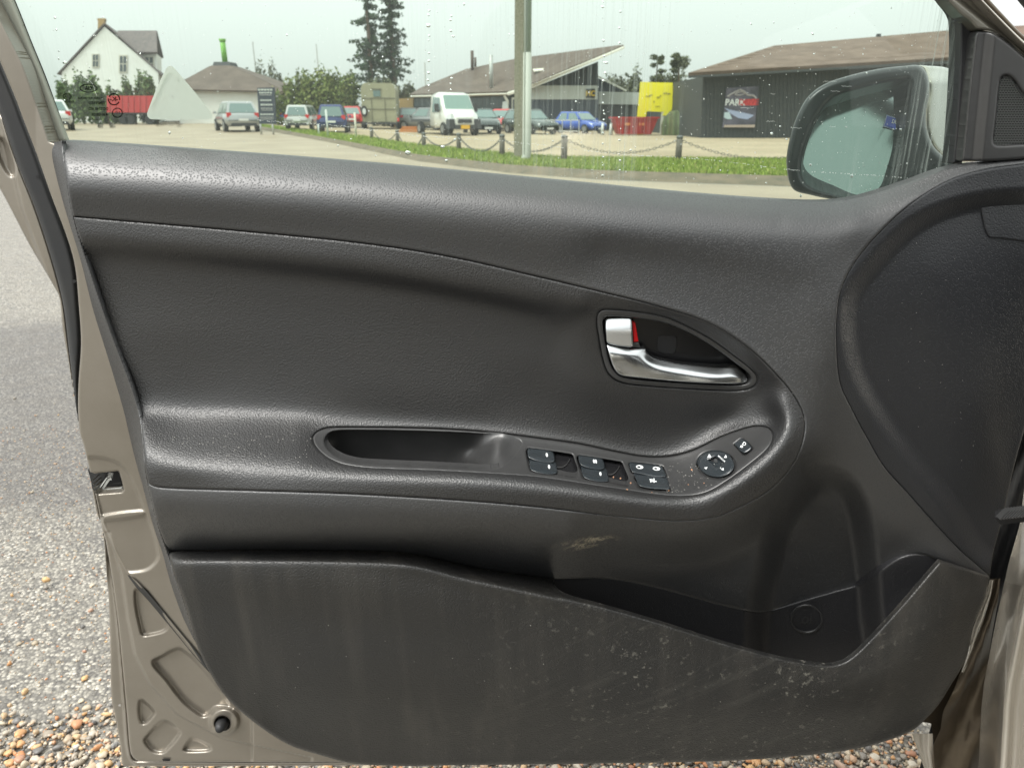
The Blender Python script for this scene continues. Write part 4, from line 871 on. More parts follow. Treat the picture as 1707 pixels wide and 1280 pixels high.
def soup(name, V, k, m, **kw):
    me = bpy.data.meshes.new(name); n = len(V); me.vertices.add(n * k); me.vertices.foreach_set('co', V.reshape(-1)); me.loops.add(n * k); me.loops.foreach_set('vertex_index', np.arange(n * k))
    me.polygons.add(n); me.polygons.foreach_set('loop_start', np.arange(0, n * k, k)); me.polygons.foreach_set('loop_total', np.full(n, k)); me.update(calc_edges=True); me.validate()
    return me
def island(name, stops, rough=.7, transl=0, spec=.3):
    m, t, b = nodes(name); g = t.nodes.new('ShaderNodeNewGeometry'); t.links.new(ramp(t, g.outputs['Random Per Island'], stops), b.inputs['Base Color'])
    b.inputs['Roughness'].default_value = rough; b.inputs['Specular IOR Level'].default_value = spec; return m
m_gr = island('grass_blades', ['l', (0., (.10,.15,.02)), (.5, (.20,.29,.04)), (.8, (.31,.37,.07)), (1., (.42,.38,.16))])
o = link('grass', soup('grass', V, 3, m_gr), m_gr); o['kind'] = 'stuff'

# ------------------------------------------------------------ pebbles near the door
bm = bmesh.new(); bmesh.ops.create_icosphere(bm, subdivisions=2, radius=1); ico = np.array([v.co[:] for v in bm.verts]); icf = np.array([[v.index for v in f.verts] for f in bm.faces]); bm.free()
bm = bmesh.new(); bmesh.ops.create_icosphere(bm, subdivisions=1, radius=1); ico1 = np.array([v.co[:] for v in bm.verts]); icf1 = np.array([[v.index for v in f.verts] for f in bm.faces]); bm.free()
m_pb = island('pebble_stone', ['l', (0., (.10,.095,.09)), (.15, (.19,.18,.17)), (.3, (.33,.27,.19)), (.42, (.50,.43,.32)), (.52, (.46,.20,.09)), (.66, (.56,.36,.17)), (.78, (.36,.31,.25)), (.9, (.60,.54,.44)), (1., (.34,.15,.08))], .45, spec=.5)
def pebbles(name, P, R, tmpl):
    vv, ff = tmpl; n = len(P); k = len(vv)
    sc = rng.uniform(.5, 1.25, (n, 3)); sc[:, 2] *= .75; a = rng.random(n) * 6.283; ca, sa = np.cos(a), np.sin(a)
    W = vv[None] * sc[:, None] ; W = W * (1 + .13 * np.sin(vv[None, :, 0:1] * 4 + a[:, None, None] * 5) + .10 * np.sin(vv[None, :, 1:2] * 5 + a[:, None, None] * 9) + .05 * rng.normal(0, 1, (n, k, 1)))
    W = W * R[:, None, None]
    X = W[..., 0] * ca[:, None] - W[..., 1] * sa[:, None]; Y = W[..., 0] * sa[:, None] + W[..., 1] * ca[:, None]
    W = np.stack([X + P[:, 0:1], Y + P[:, 1:2], W[..., 2] + P[:, 2:3]], -1)
    F = (ff[None] + (np.arange(n) * k)[:, None, None]).reshape(-1, 3)
    me = bpy.data.meshes.new(name); me.vertices.add(n * k); me.vertices.foreach_set('co', W.reshape(-1)); me.loops.add(len(F) * 3); me.loops.foreach_set('vertex_index', F.reshape(-1).astype(np.int32))
    me.polygons.add(len(F)); me.polygons.foreach_set('loop_start', np.arange(0, len(F) * 3, 3)); me.polygons.foreach_set('loop_total', np.full(len(F), 3)); me.update(calc_edges=True)
    o = link(name, me, m_pb, smooth=True); o['kind'] = 'stuff'; return o
# dense bed close to the sill, thinning out over the asphalt
n = 34000; Y = .86 + .62 * rng.random(n); X = rng.uniform(-1.25, .72, n); ok = rng.random(n) < np.clip(1.0 - (Y - .94) / (.19 + .06*np.sin(X*9)), .02, 1); X, Y = X[ok], Y[ok]
R = .0019 + rng.exponential(.0017, len(X)); R = np.minimum(R, .0088); P3 = np.stack([X, Y, R * .35 + rng.random(len(X)) * .006 * (Y < 1.05)], 1); bigp = R > .0030
pebbles('pebble_bed', P3[bigp], R[bigp], (ico, icf)); pebbles('fine_gravel', P3[~bigp], R[~bigp], (ico1, icf1))
n = 700; Y = .85 + 1.9 * rng.random(n) ** 1.4; X = rng.uniform(-2.0, 1.0, n); R = np.minimum(.0018 + rng.exponential(.0014, n), .008)
pebbles('loose_stones', np.stack([X, Y, R * .4], 1), R, (ico1, icf1))
n = 9000; Y = .75 + 1.6 * rng.random(n) ** 1.2; X = rng.uniform(-1.9, -.2, n); R = rng.uniform(.0010, .0026, n)
pebbles('asphalt_chippings', np.stack([X, Y, R * .3], 1), R, (ico1[:, :], icf1))

# ============================================================ THE CAR THE DOOR BELONGS TO
# the body runs from the hinge on the right towards and past the camera
BODY = root('parked_car', 'champagne car whose hinge pillar stands at the right edge of the open door', 'car', (.62, .60, 0))
def P_(px, py, y): return mpt(px, py, y)
# hinge pillar: a long pressed panel with beads, seen at a glancing angle
rows = np.linspace(600, 1340, 75)
xl = np.interp(rows, [600, 780, 817, 874, 936, 1030, 1140, 1180, 1280, 1340], [1722, 1712, 1707, 1700, 1682, 1661, 1640, 1636, 1631, 1629])
prof = [(0, .640), (.06, .615), (.14, .575), (.20, .560), (.28, .565), (.36, .545), (.44, .51), (.54, .50), (.62, .485), (.72, .45), (.86, .40), (1.0, .33)]
vs = []; fs = []; nc = 48
for j, (py, x0) in enumerate(zip(rows, xl)):
    for i in range(nc):
        s_ = i / (nc - 1); y_ = np.interp(s_, [p[0] for p in prof], [p[1] for p in prof]) + .006 * math.sin(s_ * 22 + .9*math.sin(py / 95.)) + .008*math.sin(py / 60. + 4 * s_)
        vs.append(P_(x0 + s_ * 210, py, y_))
for j in range(len(rows) - 1):
    for i in range(nc - 1): a = j * nc + i; fs.append([a, a + nc, a + nc + 1, a + 1])
me = bpy.data.meshes.new('hinge_pillar'); me.from_pydata(vs, [], fs); me.update(); world_child('hinge_pillar', me, M_steelg, BODY, True)
# dark gap between door edge and pillar
def strip(name, L_, R_, yL, yR, m, parent, n=40):
    ys = np.linspace(L_[0][1], L_[-1][1], n); vs = []; fs = []; w_ = 7
    for y in ys:
        a = np.interp(y, [p[1] for p in L_], [p[0] for p in L_]); b_ = np.interp(y, [p[1] for p in R_], [p[0] for p in R_])
        for k in range(w_):
            s_ = k / (w_ - 1); vs.append(P_(a + (b_ - a) * s_, y, yL + (yR - yL) * s_ + .01 * math.sin(s_ * 6 + y / 40)))
    for j in range(n - 1):
        for k in range(w_ - 1): q = j * w_ + k; fs.append([q, q + w_, q + w_ + 1, q + 1])
    me = bpy.data.meshes.new(name); me.from_pydata(vs, [], fs); me.update(); return world_child(name, me, m, parent, True)
strip('hinge_gap', [(1720,560),(1690,760),(1655,900),(1640,1000),(1600,1090),(1560,1180),(1530,1290)], [(1760,560),(1725,760),(1700,900),(1670,1030),(1652,1140),(1648,1180),(1645,1290)], .72, .70, M_deep, BODY)
strip('door_edge_flange', [(1650,964),(1646,985),(1622,1060),(1603,1115),(1590,1150),(1572,1185),(1568,1215),(1556,1240),(1552,1290)], [(1668,964),(1664,1000),(1655,1050),(1647,1100),(1641,1150),(1638,1190),(1636,1230),(1634,1250),(1633,1290)], .655, .665, M_brown, DOOR)
strip('door_edge_lip', [(1650,966),(1644,985),(1622,1045),(1613,1092),(1603,1120)], [(1656,966),(1652,990),(1640,1035),(1622,1085),(1606,1122)], .625, .64, M_steelg, DOOR)
strip('sill_end', [(1520,1222),(1534,1262),(1548,1300)], [(1554,1192),(1556,1250),(1560,1300)], .60, .63, M_steelg, DOOR)
# door check strap
me = tube([P_(1668, 861, .60), P_(1700, 857, .585), P_(1760, 852, .565)], .0075, 6); o = world_child('check_strap', me, M_deep, BODY)
bm = bmesh.new()
for k in range(16):
    a = Vector(P_(1672 + k * 5, 856 - k * .5, .578 - k * .0012)); bmesh.ops.create_cube(bm, size=1, matrix=Matrix.Translation(a) @ Matrix.Rotation(.6, 4, 'Y') @ Matrix.Diagonal((.0014, .006, .011, 1)))
me = bpy.data.meshes.new('strap_ribs'); bm.to_mesh(me); bm.free(); world_child('strap_ribs', me, M_smooth, o)
# windscreen pillar at the top right corner
pl = [[(1645,-60),(1745,60)], [(1665,-60),(1760,50)], [(1700,-60),(1790,30)], [(1740,-60),(1830,10)]]
bm = bmesh.new(); R_ = []
for k, (a, b_) in enumerate(pl):
    R_.append([bm.verts.new(P_(a[0] + (b_[0]-a[0]) * j / 6, a[1] + (b_[1]-a[1]) * j / 6, [.60,.56,.55,.58][k])) for j in range(7)])
for A, B in zip(R_[:-1], R_[1:]):
    for j in range(6): bm.faces.new((A[j], A[j+1], B[j+1], B[j]))
me = bpy.data.meshes.new('windscreen_pillar'); bm.to_mesh(me); bm.free(); world_child('windscreen_pillar', me, mat('pillar_trim', (.05,.045,.048), .55), BODY, True)
# rest of the car behind the picture: side, roof, floor, seat (they shade the door)
dirv = Vector((-.30, -.954, 0)); nrm = Vector((.954, -.30, 0)); H0 = Vector((.60, .52, 0))
def bp_(s_, d, z): p = H0 + dirv * s_ + nrm * d; return (p.x, p.y, z)
def loft(name, secs, m, parent, close=False):
    bm = bmesh.new(); R = [[bm.verts.new(p) for p in s_] for s_ in secs]
    for A, B in zip(R[:-1], R[1:]):
        k = len(A)
        for i in range(k if close else k - 1): bm.faces.new((A[i], A[(i+1) % k], B[(i+1) % k], B[i]))
    if close: bm.faces.new(R[0][::-1]); bm.faces.new(R[-1])
    bmesh.ops.recalc_face_normals(bm, faces=bm.faces); me = bpy.data.meshes.new(name); bm.to_mesh(me); bm.free(); return world_child(name, me, m, parent, True)
def prism(name, pts_sd, z0, z1, m, parent):
    return loft(name, [[bp_(s_, d, z0) for s_, d in pts_sd], [bp_(s_, d, z1) for s_, d in pts_sd]], m, parent, True)
M_in = mat('car_interior', (.035,.034,.034), .8); M_seat = mat('seat_cloth', (.05,.05,.052), .9)
loft('roof', [[bp_(s_, d, z) for s_, z in ((.35,1.20),(.75,1.42),(1.2,1.49),(2.0,1.49),(2.7,1.40),(3.0,1.1))] for d in (.10, .2, .8, 1.4, 1.5)], M_steelg, BODY)
loft('headliner', [[bp_(s_, d, z) for s_, z in ((.4,1.19),(.75,1.39),(1.2,1.46),(2.0,1.46),(2.7,1.37))] for d in (.12, .2, .8, 1.4, 1.48)], M_in, BODY)
prism('sill', [(.0,.0),(1.05,.0),(1.05,.14),(.0,.14)], .20, .36, M_steelg, BODY)
prism('rear_side', [(1.05,-.02),(3.0,.04),(3.0,1.55),(2.9,1.55),(2.9,.12),(1.05,.08)], .22, .98, M_steelg, BODY)
prism('centre_pillar', [(1.02,.02),(1.14,.02),(1.14,.10),(1.02,.10)], .36, 1.42, M_in, BODY)
prism('floor_pan', [(-.1,.14),(2.9,.14),(2.9,1.5),(-.1,1.5)], .24, .30, M_in, BODY)
prism('dashboard', [(-.15,.10),(.28,.10),(.34,1.45),(-.15,1.45)], .52, .96, M_in, BODY)
prism('far_side', [(-.2,1.48),(3.0,1.48),(3.0,1.55),(-.2,1.55)], .25, .98, M_steelg, BODY)
sq_ = lambda a, b_, c, d: [(a, c), (b_, c), (b_, d), (a, d)]
st_ = prism('seat', sq_(.55, 1.02, .22, .70), .34, .56, M_seat, BODY); loft('seat_back', [[bp_(.98+.10, d, .54), bp_(1.22, d, 1.12), bp_(1.32, d, 1.12), bp_(1.16, d, .5)] for d in (.22, .30, .62, .70)], M_seat, st_, True) if False else None
loft('seat_back', [[bp_(.98, d, .56), bp_(1.16, d, 1.14), bp_(1.28, d, 1.12), bp_(1.12, d, .50)] for d in (.24, .32, .60, .68)], M_seat, BODY, True)
loft('bonnet', [[bp_(s_, d, z) for s_, z in ((-.95,.72),(-.5,.86),(-.08,.95))] for d in (.06, .3, .8, 1.3, 1.5)], M_steelg, BODY)
prism('wing', [(-.95,.02),(-.12,.0),(-.12,.08),(-.95,.10)], .45, .86, M_steelg, BODY)
# ============================================================ THE PLACE BEYOND THE WINDOW
MPP = cP / FPX
def base(px, py):
    X, Y = G(px, py); return Vector((X, Y, float(terr(np.float64(X), np.float64(Y))))), Y * MPP
def bp3(px, py, Y): return Vector(mpt(px, py, Y))
def addbox(bm, c, s_, rot=0, taper=1):
    r = bmesh.ops.create_cube(bm, size=1)
    for v in r['verts']:
        k = taper if v.co.z > 0 else 1; x, y, z = v.co.x * s_[0] * k, v.co.y * s_[1] * k, v.co.z * s_[2]
        v.co = Vector((x * math.cos(rot) - y * math.sin(rot) + c[0], x * math.sin(rot) + y * math.cos(rot) + c[1], z + c[2]))
def bmo(name, bm, m, parent, smooth=False):
    bmesh.ops.recalc_face_normals(bm, faces=bm.faces); me = bpy.data.meshes.new(name); bm.to_mesh(me); bm.free(); return link(name, me, m, parent, smooth)
def addpoly(bm, pts, n_, d):
    """polygon with thickness d along n_"""
    n_ = Vector(n_); a = [bm.verts.new(Vector(p)) for p in pts]; b_ = [bm.verts.new(Vector(p) + n_ * d) for p in pts]; k = len(a)
    bm.faces.new(a); bm.faces.new(b_[::-1])
    for i in range(k): bm.faces.new((a[i], a[(i+1) % k], b_[(i+1) % k], b_[i]))
def cm(name, c, r=.25, metal=.0): return mat('paint_' + name, c, r, metal=metal, coat=.8, spec=.5)
M_tyre = mat('tyre', (.02,.02,.02), .8); M_rim = mat('rim', (.4,.41,.42), .35, metal=.8); M_cglass = mat('car_glass', (.10,.16,.15), .06, spec=.9, coat=.5)
M_tail = mat('tail_red', (.55,.02,.02), .3); M_head = mat('head_lens', (.6,.63,.62), .12, spec=.8); M_dkp = mat('bumper_plastic', (.035,.036,.04), .6)
M_plate = mat('plate_white', (.7,.7,.68), .5); M_yplate = mat('plate_yellow', (.75,.42,.02), .5)
STY = {  # windscreen base, roof front, roof rear, rear glass base (fractions of length), belt, bonnet height, nose height
 'hatch': (.21, .05, -.36, -.45, .62, .60, .44), 'estate': (.20, .06, -.40, -.475, .60, .58, .42), 'mpv': (.27, .08, -.44, -.49, .56, .55, .44), 'saloon': (.19, .04, -.24, -.38, .63, .61, .44)}
def make_car(label, color, style='hatch', L=4.1, W=1.72, H=1.48, front=True, name='parked_car', cat='car', plate=None, group=None):
    r = root(name, label, cat, group=group); a, b_, c, d, belt, bon, nose = STY[style]; wb = H * belt
    st = [(-.5, .80, .30, .52), (-.485, .93, .24, .58), (d - .005, .985, .22, belt), (-.25, 1, .2, belt), (0, 1, .2, belt), (a - .02, .995, .2, belt - .01), (a + .03, .99, .2, bon + .01), (.36, .97, .2, bon - .04), (.455, .92, .2, nose + .04), (.49, .84, .22, nose - .04), (.5, .72, .26, nose - .12)]
    bm = bmesh.new(); R = []
    for (x, w_, z0, z1) in st:
        w_ *= W / 2; z0 *= H * .9; z1 *= H
        half = [(w_ * .86, z0), (w_, z0 + .12 * H), (w_, z1 - .16 * H), (w_ * .965, z1 - .03 * H), (w_ * .86, z1), (w_ * .4, z1 + .015 * H)]
        R.append([bm.verts.new((x * L, y, z)) for y, z in half] + [bm.verts.new((x * L, -y, z)) for y, z in half[::-1]])
    for A, B in zip(R[:-1], R[1:]):
        k = len(A)
        for i in range(k): bm.faces.new((A[i], A[(i+1) % k], B[(i+1) % k], B[i]))
    bm.faces.new(R[0]); bm.faces.new(R[-1][::-1]); body = bmo('body', bm, color, r, True)
    zr = H; wr = W / 2 * .74; wbt = W / 2 * .95
    bot = [(a * L, wbt), (d * L, wbt * .96), (d * L, -wbt * .96), (a * L, -wbt)]; mid = [(b_ * L, wr), (c * L, wr * .96), (c * L, -wr * .96), (b_ * L, -wr)]
    bm = bmesh.new(); A = [bm.verts.new((x, y, wb - .03)) for x, y in bot]; B = [bm.verts.new((x, y, zr - .05)) for x, y in mid]; C_ = [bm.verts.new((x * .93 + (b_ + c) * L * .035, y * .86, zr)) for x, y in mid]
    for P, Q in ((A, B), (B, C_)):
        for i in range(4): bm.faces.new((P[i], P[(i+1) % 4], Q[(i+1) % 4], Q[i]))
    bm.faces.new(C_); bm.faces.new(A[::-1]); bmo('cabin', bm, color, r)
    def pane(nm, q, f, m=M_cglass, off=.012, th=.01):
        q = [Vector(p) for p in q]; n_ = (q[1] - q[0]).cross(q[3] - q[0]).normalized(); ctr = sum(q, Vector()) / 4
        if n_.dot(ctr - Vector((ctr.x * .3, 0, zr * .6))) < 0: n_ = -n_
        p = [ctr + (v - ctr) * f + n_ * (off - th) for v in q]; bm = bmesh.new(); addpoly(bm, p, n_, th); return bmo(nm, bm, m, r)
    zt, zb_ = zr - .07, wb
    def top(i): return (mid[i][0], mid[i][1], zt)
    def low_(i): return (bot[i][0], bot[i][1], zb_)
    pane('windscreen', [low_(0), low_(3), top(3), top(0)], .90); pane('rear_window', [low_(1), low_(2), top(2), top(1)], .84)
    for s0, s1 in ((0, 1), (3, 2)):
        f0, f1, t0, t1 = Vector(low_(s0)), Vector(low_(s1)), Vector(top(s0)), Vector(top(s1))
        for u0, u1 in ((.06, .50), (.54, .93)):
            pane('side_window', [f0.lerp(f1, u0), f0.lerp(f1, u1), t0.lerp(t1, u1), t0.lerp(t1, u0)], .88)
    rw = .215 * H; 
    for x in (.31, -.31):
        for y in (1, -1):
            bm = bmesh.new(); bmesh.ops.create_cone(bm, segments=20, radius1=rw, radius2=rw, depth=.2, cap_ends=True, matrix=Matrix.Translation((x * L, y * (W / 2 - .07), rw)) @ Matrix.Rotation(math.pi / 2, 4, 'X')); wh = bmo('wheel', bm, M_tyre, r)
            bm = bmesh.new(); bmesh.ops.create_cone(bm, segments=16, radius1=rw * .62, radius2=rw * .62, depth=.21, cap_ends=True, matrix=Matrix.Translation((x * L, y * (W / 2 - .065), rw)) @ Matrix.Rotation(math.pi / 2, 4, 'X')); bmo('rim', bm, M_rim, wh)
    hw = W / 2
    for s_ in (1, -1):
        bm = bmesh.new(); addbox(bm, (.452 * L, s_ * hw * .68, (nose - .02) * H), (.12, hw * .36, .10 * H), s_ * -.35, .8); bmo('headlight', bm, M_head, r)
        bm = bmesh.new(); addbox(bm, (-.478 * L, s_ * hw * .80, .555 * H), (.16, hw * .26, .15 * H)); bmo('tail_light', bm, M_tail, r)
        bm = bmesh.new(); addbox(bm, (a * L - .12, s_ * (hw + .07), wb + .05), (.10, .18, .13), 0, .8); bmo('wing_mirror', bm, color, r)
    bm = bmesh.new(); addbox(bm, (.488 * L, 0, .26 * H), (.08, W * .62, .11 * H), 0, .9); bmo('grille', bm, M_dkp, r)
    bm = bmesh.new(); addbox(bm, (-.495 * L, 0, .24 * H), (.07, W * .78, .10 * H), 0, .9); bmo('rear_bumper', bm, M_dkp, r)
    bm = bmesh.new(); addbox(bm, (.51 * L, 0, .235 * H), (.03, .48, .11)); bmo('number_plate', bm, plate or M_plate, r)
    bm = bmesh.new(); addbox(bm, (-.502 * L, 0, .40 * H), (.03, .48, .11)); bmo('number_plate', bm, plate or M_plate, r)
    return r
def put(r, px, py, yaw, pxh=None, H=1.48):
    p, mpp = base(px, py); r.location = p; r.rotation_euler = (0, 0, math.radians(yaw))
    if pxh: k = pxh * mpp / H; r.scale = (k, k, k)
    return r
# yaw 90: nose away from us (we see the rear); yaw -90: nose towards us
GC = 'cars parked in the yard'
SIL, LSIL, BLU, NAVY = cm('silver', (.36,.37,.37), .3, .5), cm('light_silver', (.5,.5,.48), .3, .4), cm('bright_blue', (.02,.09,.42)), cm('navy', (.015,.03,.13))
DGR, RED, BRN, DSIL = cm('dark_green', (.02,.032,.03)), cm('red', (.42,.015,.015)), cm('grey_brown', (.06,.055,.05)), cm('dark_silver', (.16,.165,.165), .3, .5)
put(make_car('silver estate car seen from behind on the road, right of the triangular sticker', SIL, 'estate', 4.5, 1.75, 1.5, group=GC), 396, 219, 119, 46, 1.5)
put(make_car('white hatchback cut off by the window frame at far left', cm('white', (.6,.61,.6)), 'hatch', group=GC), 91, 217, 122, 47)
put(make_car('bright blue car half hidden behind the dark information sign', BLU, 'hatch', group=GC), 476, 208, 118, 31)
put(make_car('silver grey small car with red tail light beside the bright blue car', LSIL, 'mpv', 4.0, 1.7, 1.55, group=GC), 508, 216.5, 92, 38, 1.55)
put(make_car('dark blue people carrier seen from behind, next to the white marker post', NAVY, 'mpv', 4.2, 1.78, 1.62, group=GC), 558, 221, 99, 43, 1.62)
put(make_car('red car mostly hidden between the dark blue people carrier and the horse trailer', RED, 'hatch', group=GC), 590, 213, 96, 33)
put(make_car('dark car just right of the horse trailer, showing its red tail light', BRN, 'hatch', group=GC), 676, 214, 110, 32)
put(make_car('dark silver estate car standing behind the white flatbed truck', DSIL, 'estate', 4.5, group=GC), 712, 217, 150, 35)
put(make_car('dark hatchback facing us just right of the white flatbed truck', DGR, 'hatch', group=GC), 803, 223, -76, 40)
put(make_car('red car in the second row between two dark cars, near the lamp post', RED, 'hatch', group=GC), 838, 219, -95, 35)
put(make_car('dark green estate car standing behind the lamp post, facing right', cm('green2', (.03,.045,.038)), 'estate', 4.4, group=GC), 884, 223.5, -58, 39)
put(make_car('grey brown car behind the metal barrier, left of the blue hatchback', cm('taupe', (.12,.105,.10)), 'hatch', group=GC), 926, 217, -60, 30)
put(make_car('royal blue hatchback facing right, left of the red skip', cm('royal', (.02,.075,.36)), 'hatch', group=GC), 967, 222.5, -50, 34)
# white flatbed truck
def truck():
    r = root('flatbed_truck', 'white flatbed truck with black bumper and yellow number plate parked facing us', 'truck'); Wt = cm('van_white', (.62,.62,.58), .35)
    secs = [(-.9, 1.0, .35, 1.0, 2.05), (-.2, 1.0, .35, 1.02, 2.25), (.35, 1.0, .35, 1.02, 2.2), (.72, .99, .35, 1.02, 1.9)]
    bm = bmesh.new(); R = []
    for x, w_, z0, zb_, zt in [(-.9,1,.4,1.1,2.18),(-.1,1,.4,1.1,2.27),(.45,.99,.4,1.1,2.16),(.95,.96,.4,1.05,1.42),(1.35,.93,.4,.98,1.12),(1.62,.86,.42,.8,.86)]:
        half = [(w_*.92, z0), (w_, z0+.12), (w_, zb_), (w_*(.97 if zt < 1.6 else .88), zt-.1), (w_*(.85 if zt < 1.6 else .78), zt)]
        R.append([bm.verts.new((x, y, z)) for y, z in half] + [bm.verts.new((x, -y, z)) for y, z in half[::-1]])
    for A, B in zip(R[:-1], R[1:]):
        for i in range(10): bm.faces.new((A[i], A[(i+1) % 10], B[(i+1) % 10], B[i]))
    bm.faces.new(R[0]); bm.faces.new(R[-1][::-1]); bmo('cab', bm, Wt, r, True)
    def pn(nm, q, n_, m, th=.02):
        bm = bmesh.new(); addpoly(bm, q, n_, th); return bmo(nm, bm, m, r)
    nf = Vector((.83, 0, .55)).normalized()
    pn('windscreen', [(.98,-.86,1.38),(.98,.86,1.38),(.50,.76,2.11),(.50,-.76,2.11)], nf, mat('screen_glass', (.16,.25,.22), .06, spec=.9))
    for s_ in (1, -1):
        pn('side_window', [(-.55,s_*1.0,1.22),(.30,s_*1.0,1.22),(.62,s_*.975,1.35),(.36,s_*.90,1.98),(-.55,s_*.90,2.02)], (0, s_, 0), M_cglass)
        bm = bmesh.new(); addbox(bm, (.55, s_*1.18, 1.45), (.14,.22,.42)); bmo('wing_mirror', bm, M_dkp, r)
        bm = bmesh.new(); addbox(bm, (1.42, s_*.78, 1.0), (.42,.26,.30), s_*-.5, .7); bmo('headlight', bm, M_head, r)
        bm = bmesh.new(); addbox(bm, (1.55, s_*.80, .62), (.34,.42,.50), s_*-.3, .85); bmo('bumper_corner', bm, M_dkp, r)
        for x in (.95, -2.6):
            bm = bmesh.new(); bmesh.ops.create_cone(bm, segments=20, radius1=.35, radius2=.35, depth=.24, cap_ends=True, matrix=Matrix.Translation((x, s_*.92, .35)) @ Matrix.Rotation(math.pi/2, 4, 'X')); wh = bmo('wheel', bm, M_tyre, r)
            bm = bmesh.new(); bmesh.ops.create_cone(bm, segments=16, radius1=.2, radius2=.2, depth=.26, cap_ends=True, matrix=Matrix.Translation((x, s_*.925, .35)) @ Matrix.Rotation(math.pi/2, 4, 'X')); bmo('rim', bm, M_rim, wh)
    bm = bmesh.new(); addbox(bm, (1.63, 0, .76), (.12,1.12,.36), 0, .9); bmo('grille_surround', bm, Wt, r)
    bm = bmesh.new(); addbox(bm, (1.70, 0, .76), (.06,.86,.20), 0, .9); bmo('grille', bm, M_dkp, r)
    bm = bmesh.new(); addbox(bm, (1.66, 0, .44), (.14,1.3,.22)); bmo('bumper', bm, M_dkp, r)
    bm = bmesh.new(); addbox(bm, (1.75, 0, .46), (.03,.52,.20)); bmo('number_plate', bm, M_yplate, r)
    bm = bmesh.new(); addbox(bm, (-2.5, 0, .78), (3.1,2.0,.14)); addbox(bm, (-.95,0,1.3), (.06,1.9,1.0)); bmo('flatbed', bm, M_dkp, r)
    return r
put(truck(), 755, 225.5, -62, 66, 2.25)
# horse trailer
def horse_trailer():
    r = root('horse_trailer', 'beige horse trailer with rounded roof, dark window and spare wheel, parked beside the cars', 'trailer'); mb = mat('trailer_beige', (.30,.29,.19), .5, vary=(2, (.24,.23,.15), .8)); ms = mat('trailer_seam', (.14,.135,.09), .5)
    W_, Hh, Ln = 1.0, 2.55, 2.6
    pr = [(-W_,.42),(W_,.42),(W_,2.2),(W_*.93,2.42),(W_*.78,2.55),(-W_*.78,2.55),(-W_*.93,2.42),(-W_,2.2)]
    bm = bmesh.new(); A = [bm.verts.new((x, 0, z)) for x, z in pr]; B = [bm.verts.new((x, Ln, z)) for x, z in pr]; bm.faces.new(A); bm.faces.new(B[::-1])
    for i in range(8): bm.faces.new((A[i], A[(i+1) % 8], B[(i+1) % 8], B[i]))
    bmo('box_body', bm, mb, r)
    for (x, z, sx, sz) in ((0,1.72,1.98,.05),(0,1.12,1.98,.04),(-.42,1.1,.04,1.3),(.36,1.1,.04,1.3)):
        bm = bmesh.new(); addbox(bm, (x, -.012, z), (sx,.03,sz)); bmo('seam_strip', bm, ms, r)
    bm = bmesh.new(); addbox(bm, (-.08,-.02,1.98), (.42,.04,.34)); bmo('window', bm, M_cglass, r)
    bm = bmesh.new(); addbox(bm, (-.08,-.03,2.22), (.56,.05,.05)); bmo('window_hood', bm, ms, r)
    bm = bmesh.new(); addbox(bm, (0,.0,.34), (2.05,.3,.10)); bmo('chassis', bm, M_dkp, r)
    bm = bmesh.new(); bmesh.ops.create_cone(bm, segments=20, radius1=.31, radius2=.31, depth=.16, cap_ends=True, matrix=Matrix.Translation((-.86,-.12,1.0)) @ Matrix.Rotation(math.pi/2, 4, 'X') @ Matrix.Diagonal((.6,1,1,1))); sw = bmo('spare_wheel', bm, M_tyre, r)
    bm = bmesh.new(); bmesh.ops.create_cone(bm, segments=16, radius1=.17, radius2=.17, depth=.18, cap_ends=True, matrix=Matrix.Translation((-.86,-.125,1.0)) @ Matrix.Rotation(math.pi/2, 4, 'X') @ Matrix.Diagonal((.6,1,1,1))); bmo('rim', bm, M_head, sw)
    for x in (-1.08, 1.08):
        for y in (1.0, 1.7):
            bm = bmesh.new(); bmesh.ops.create_cone(bm, segments=18, radius1=.33, radius2=.33, depth=.2, cap_ends=True, matrix=Matrix.Translation((x,y,.33)) @ Matrix.Rotation(math.pi/2, 4, 'Y')); bmo('wheel', bm, M_tyre, r)
        bm = bmesh.new(); addbox(bm, (x, -.02, .55), (.12,.05,.2)); bmo('tail_light', bm, M_tail, r)
    return r
put(horse_trailer(), 634, 216, 4, 72, 2.55)
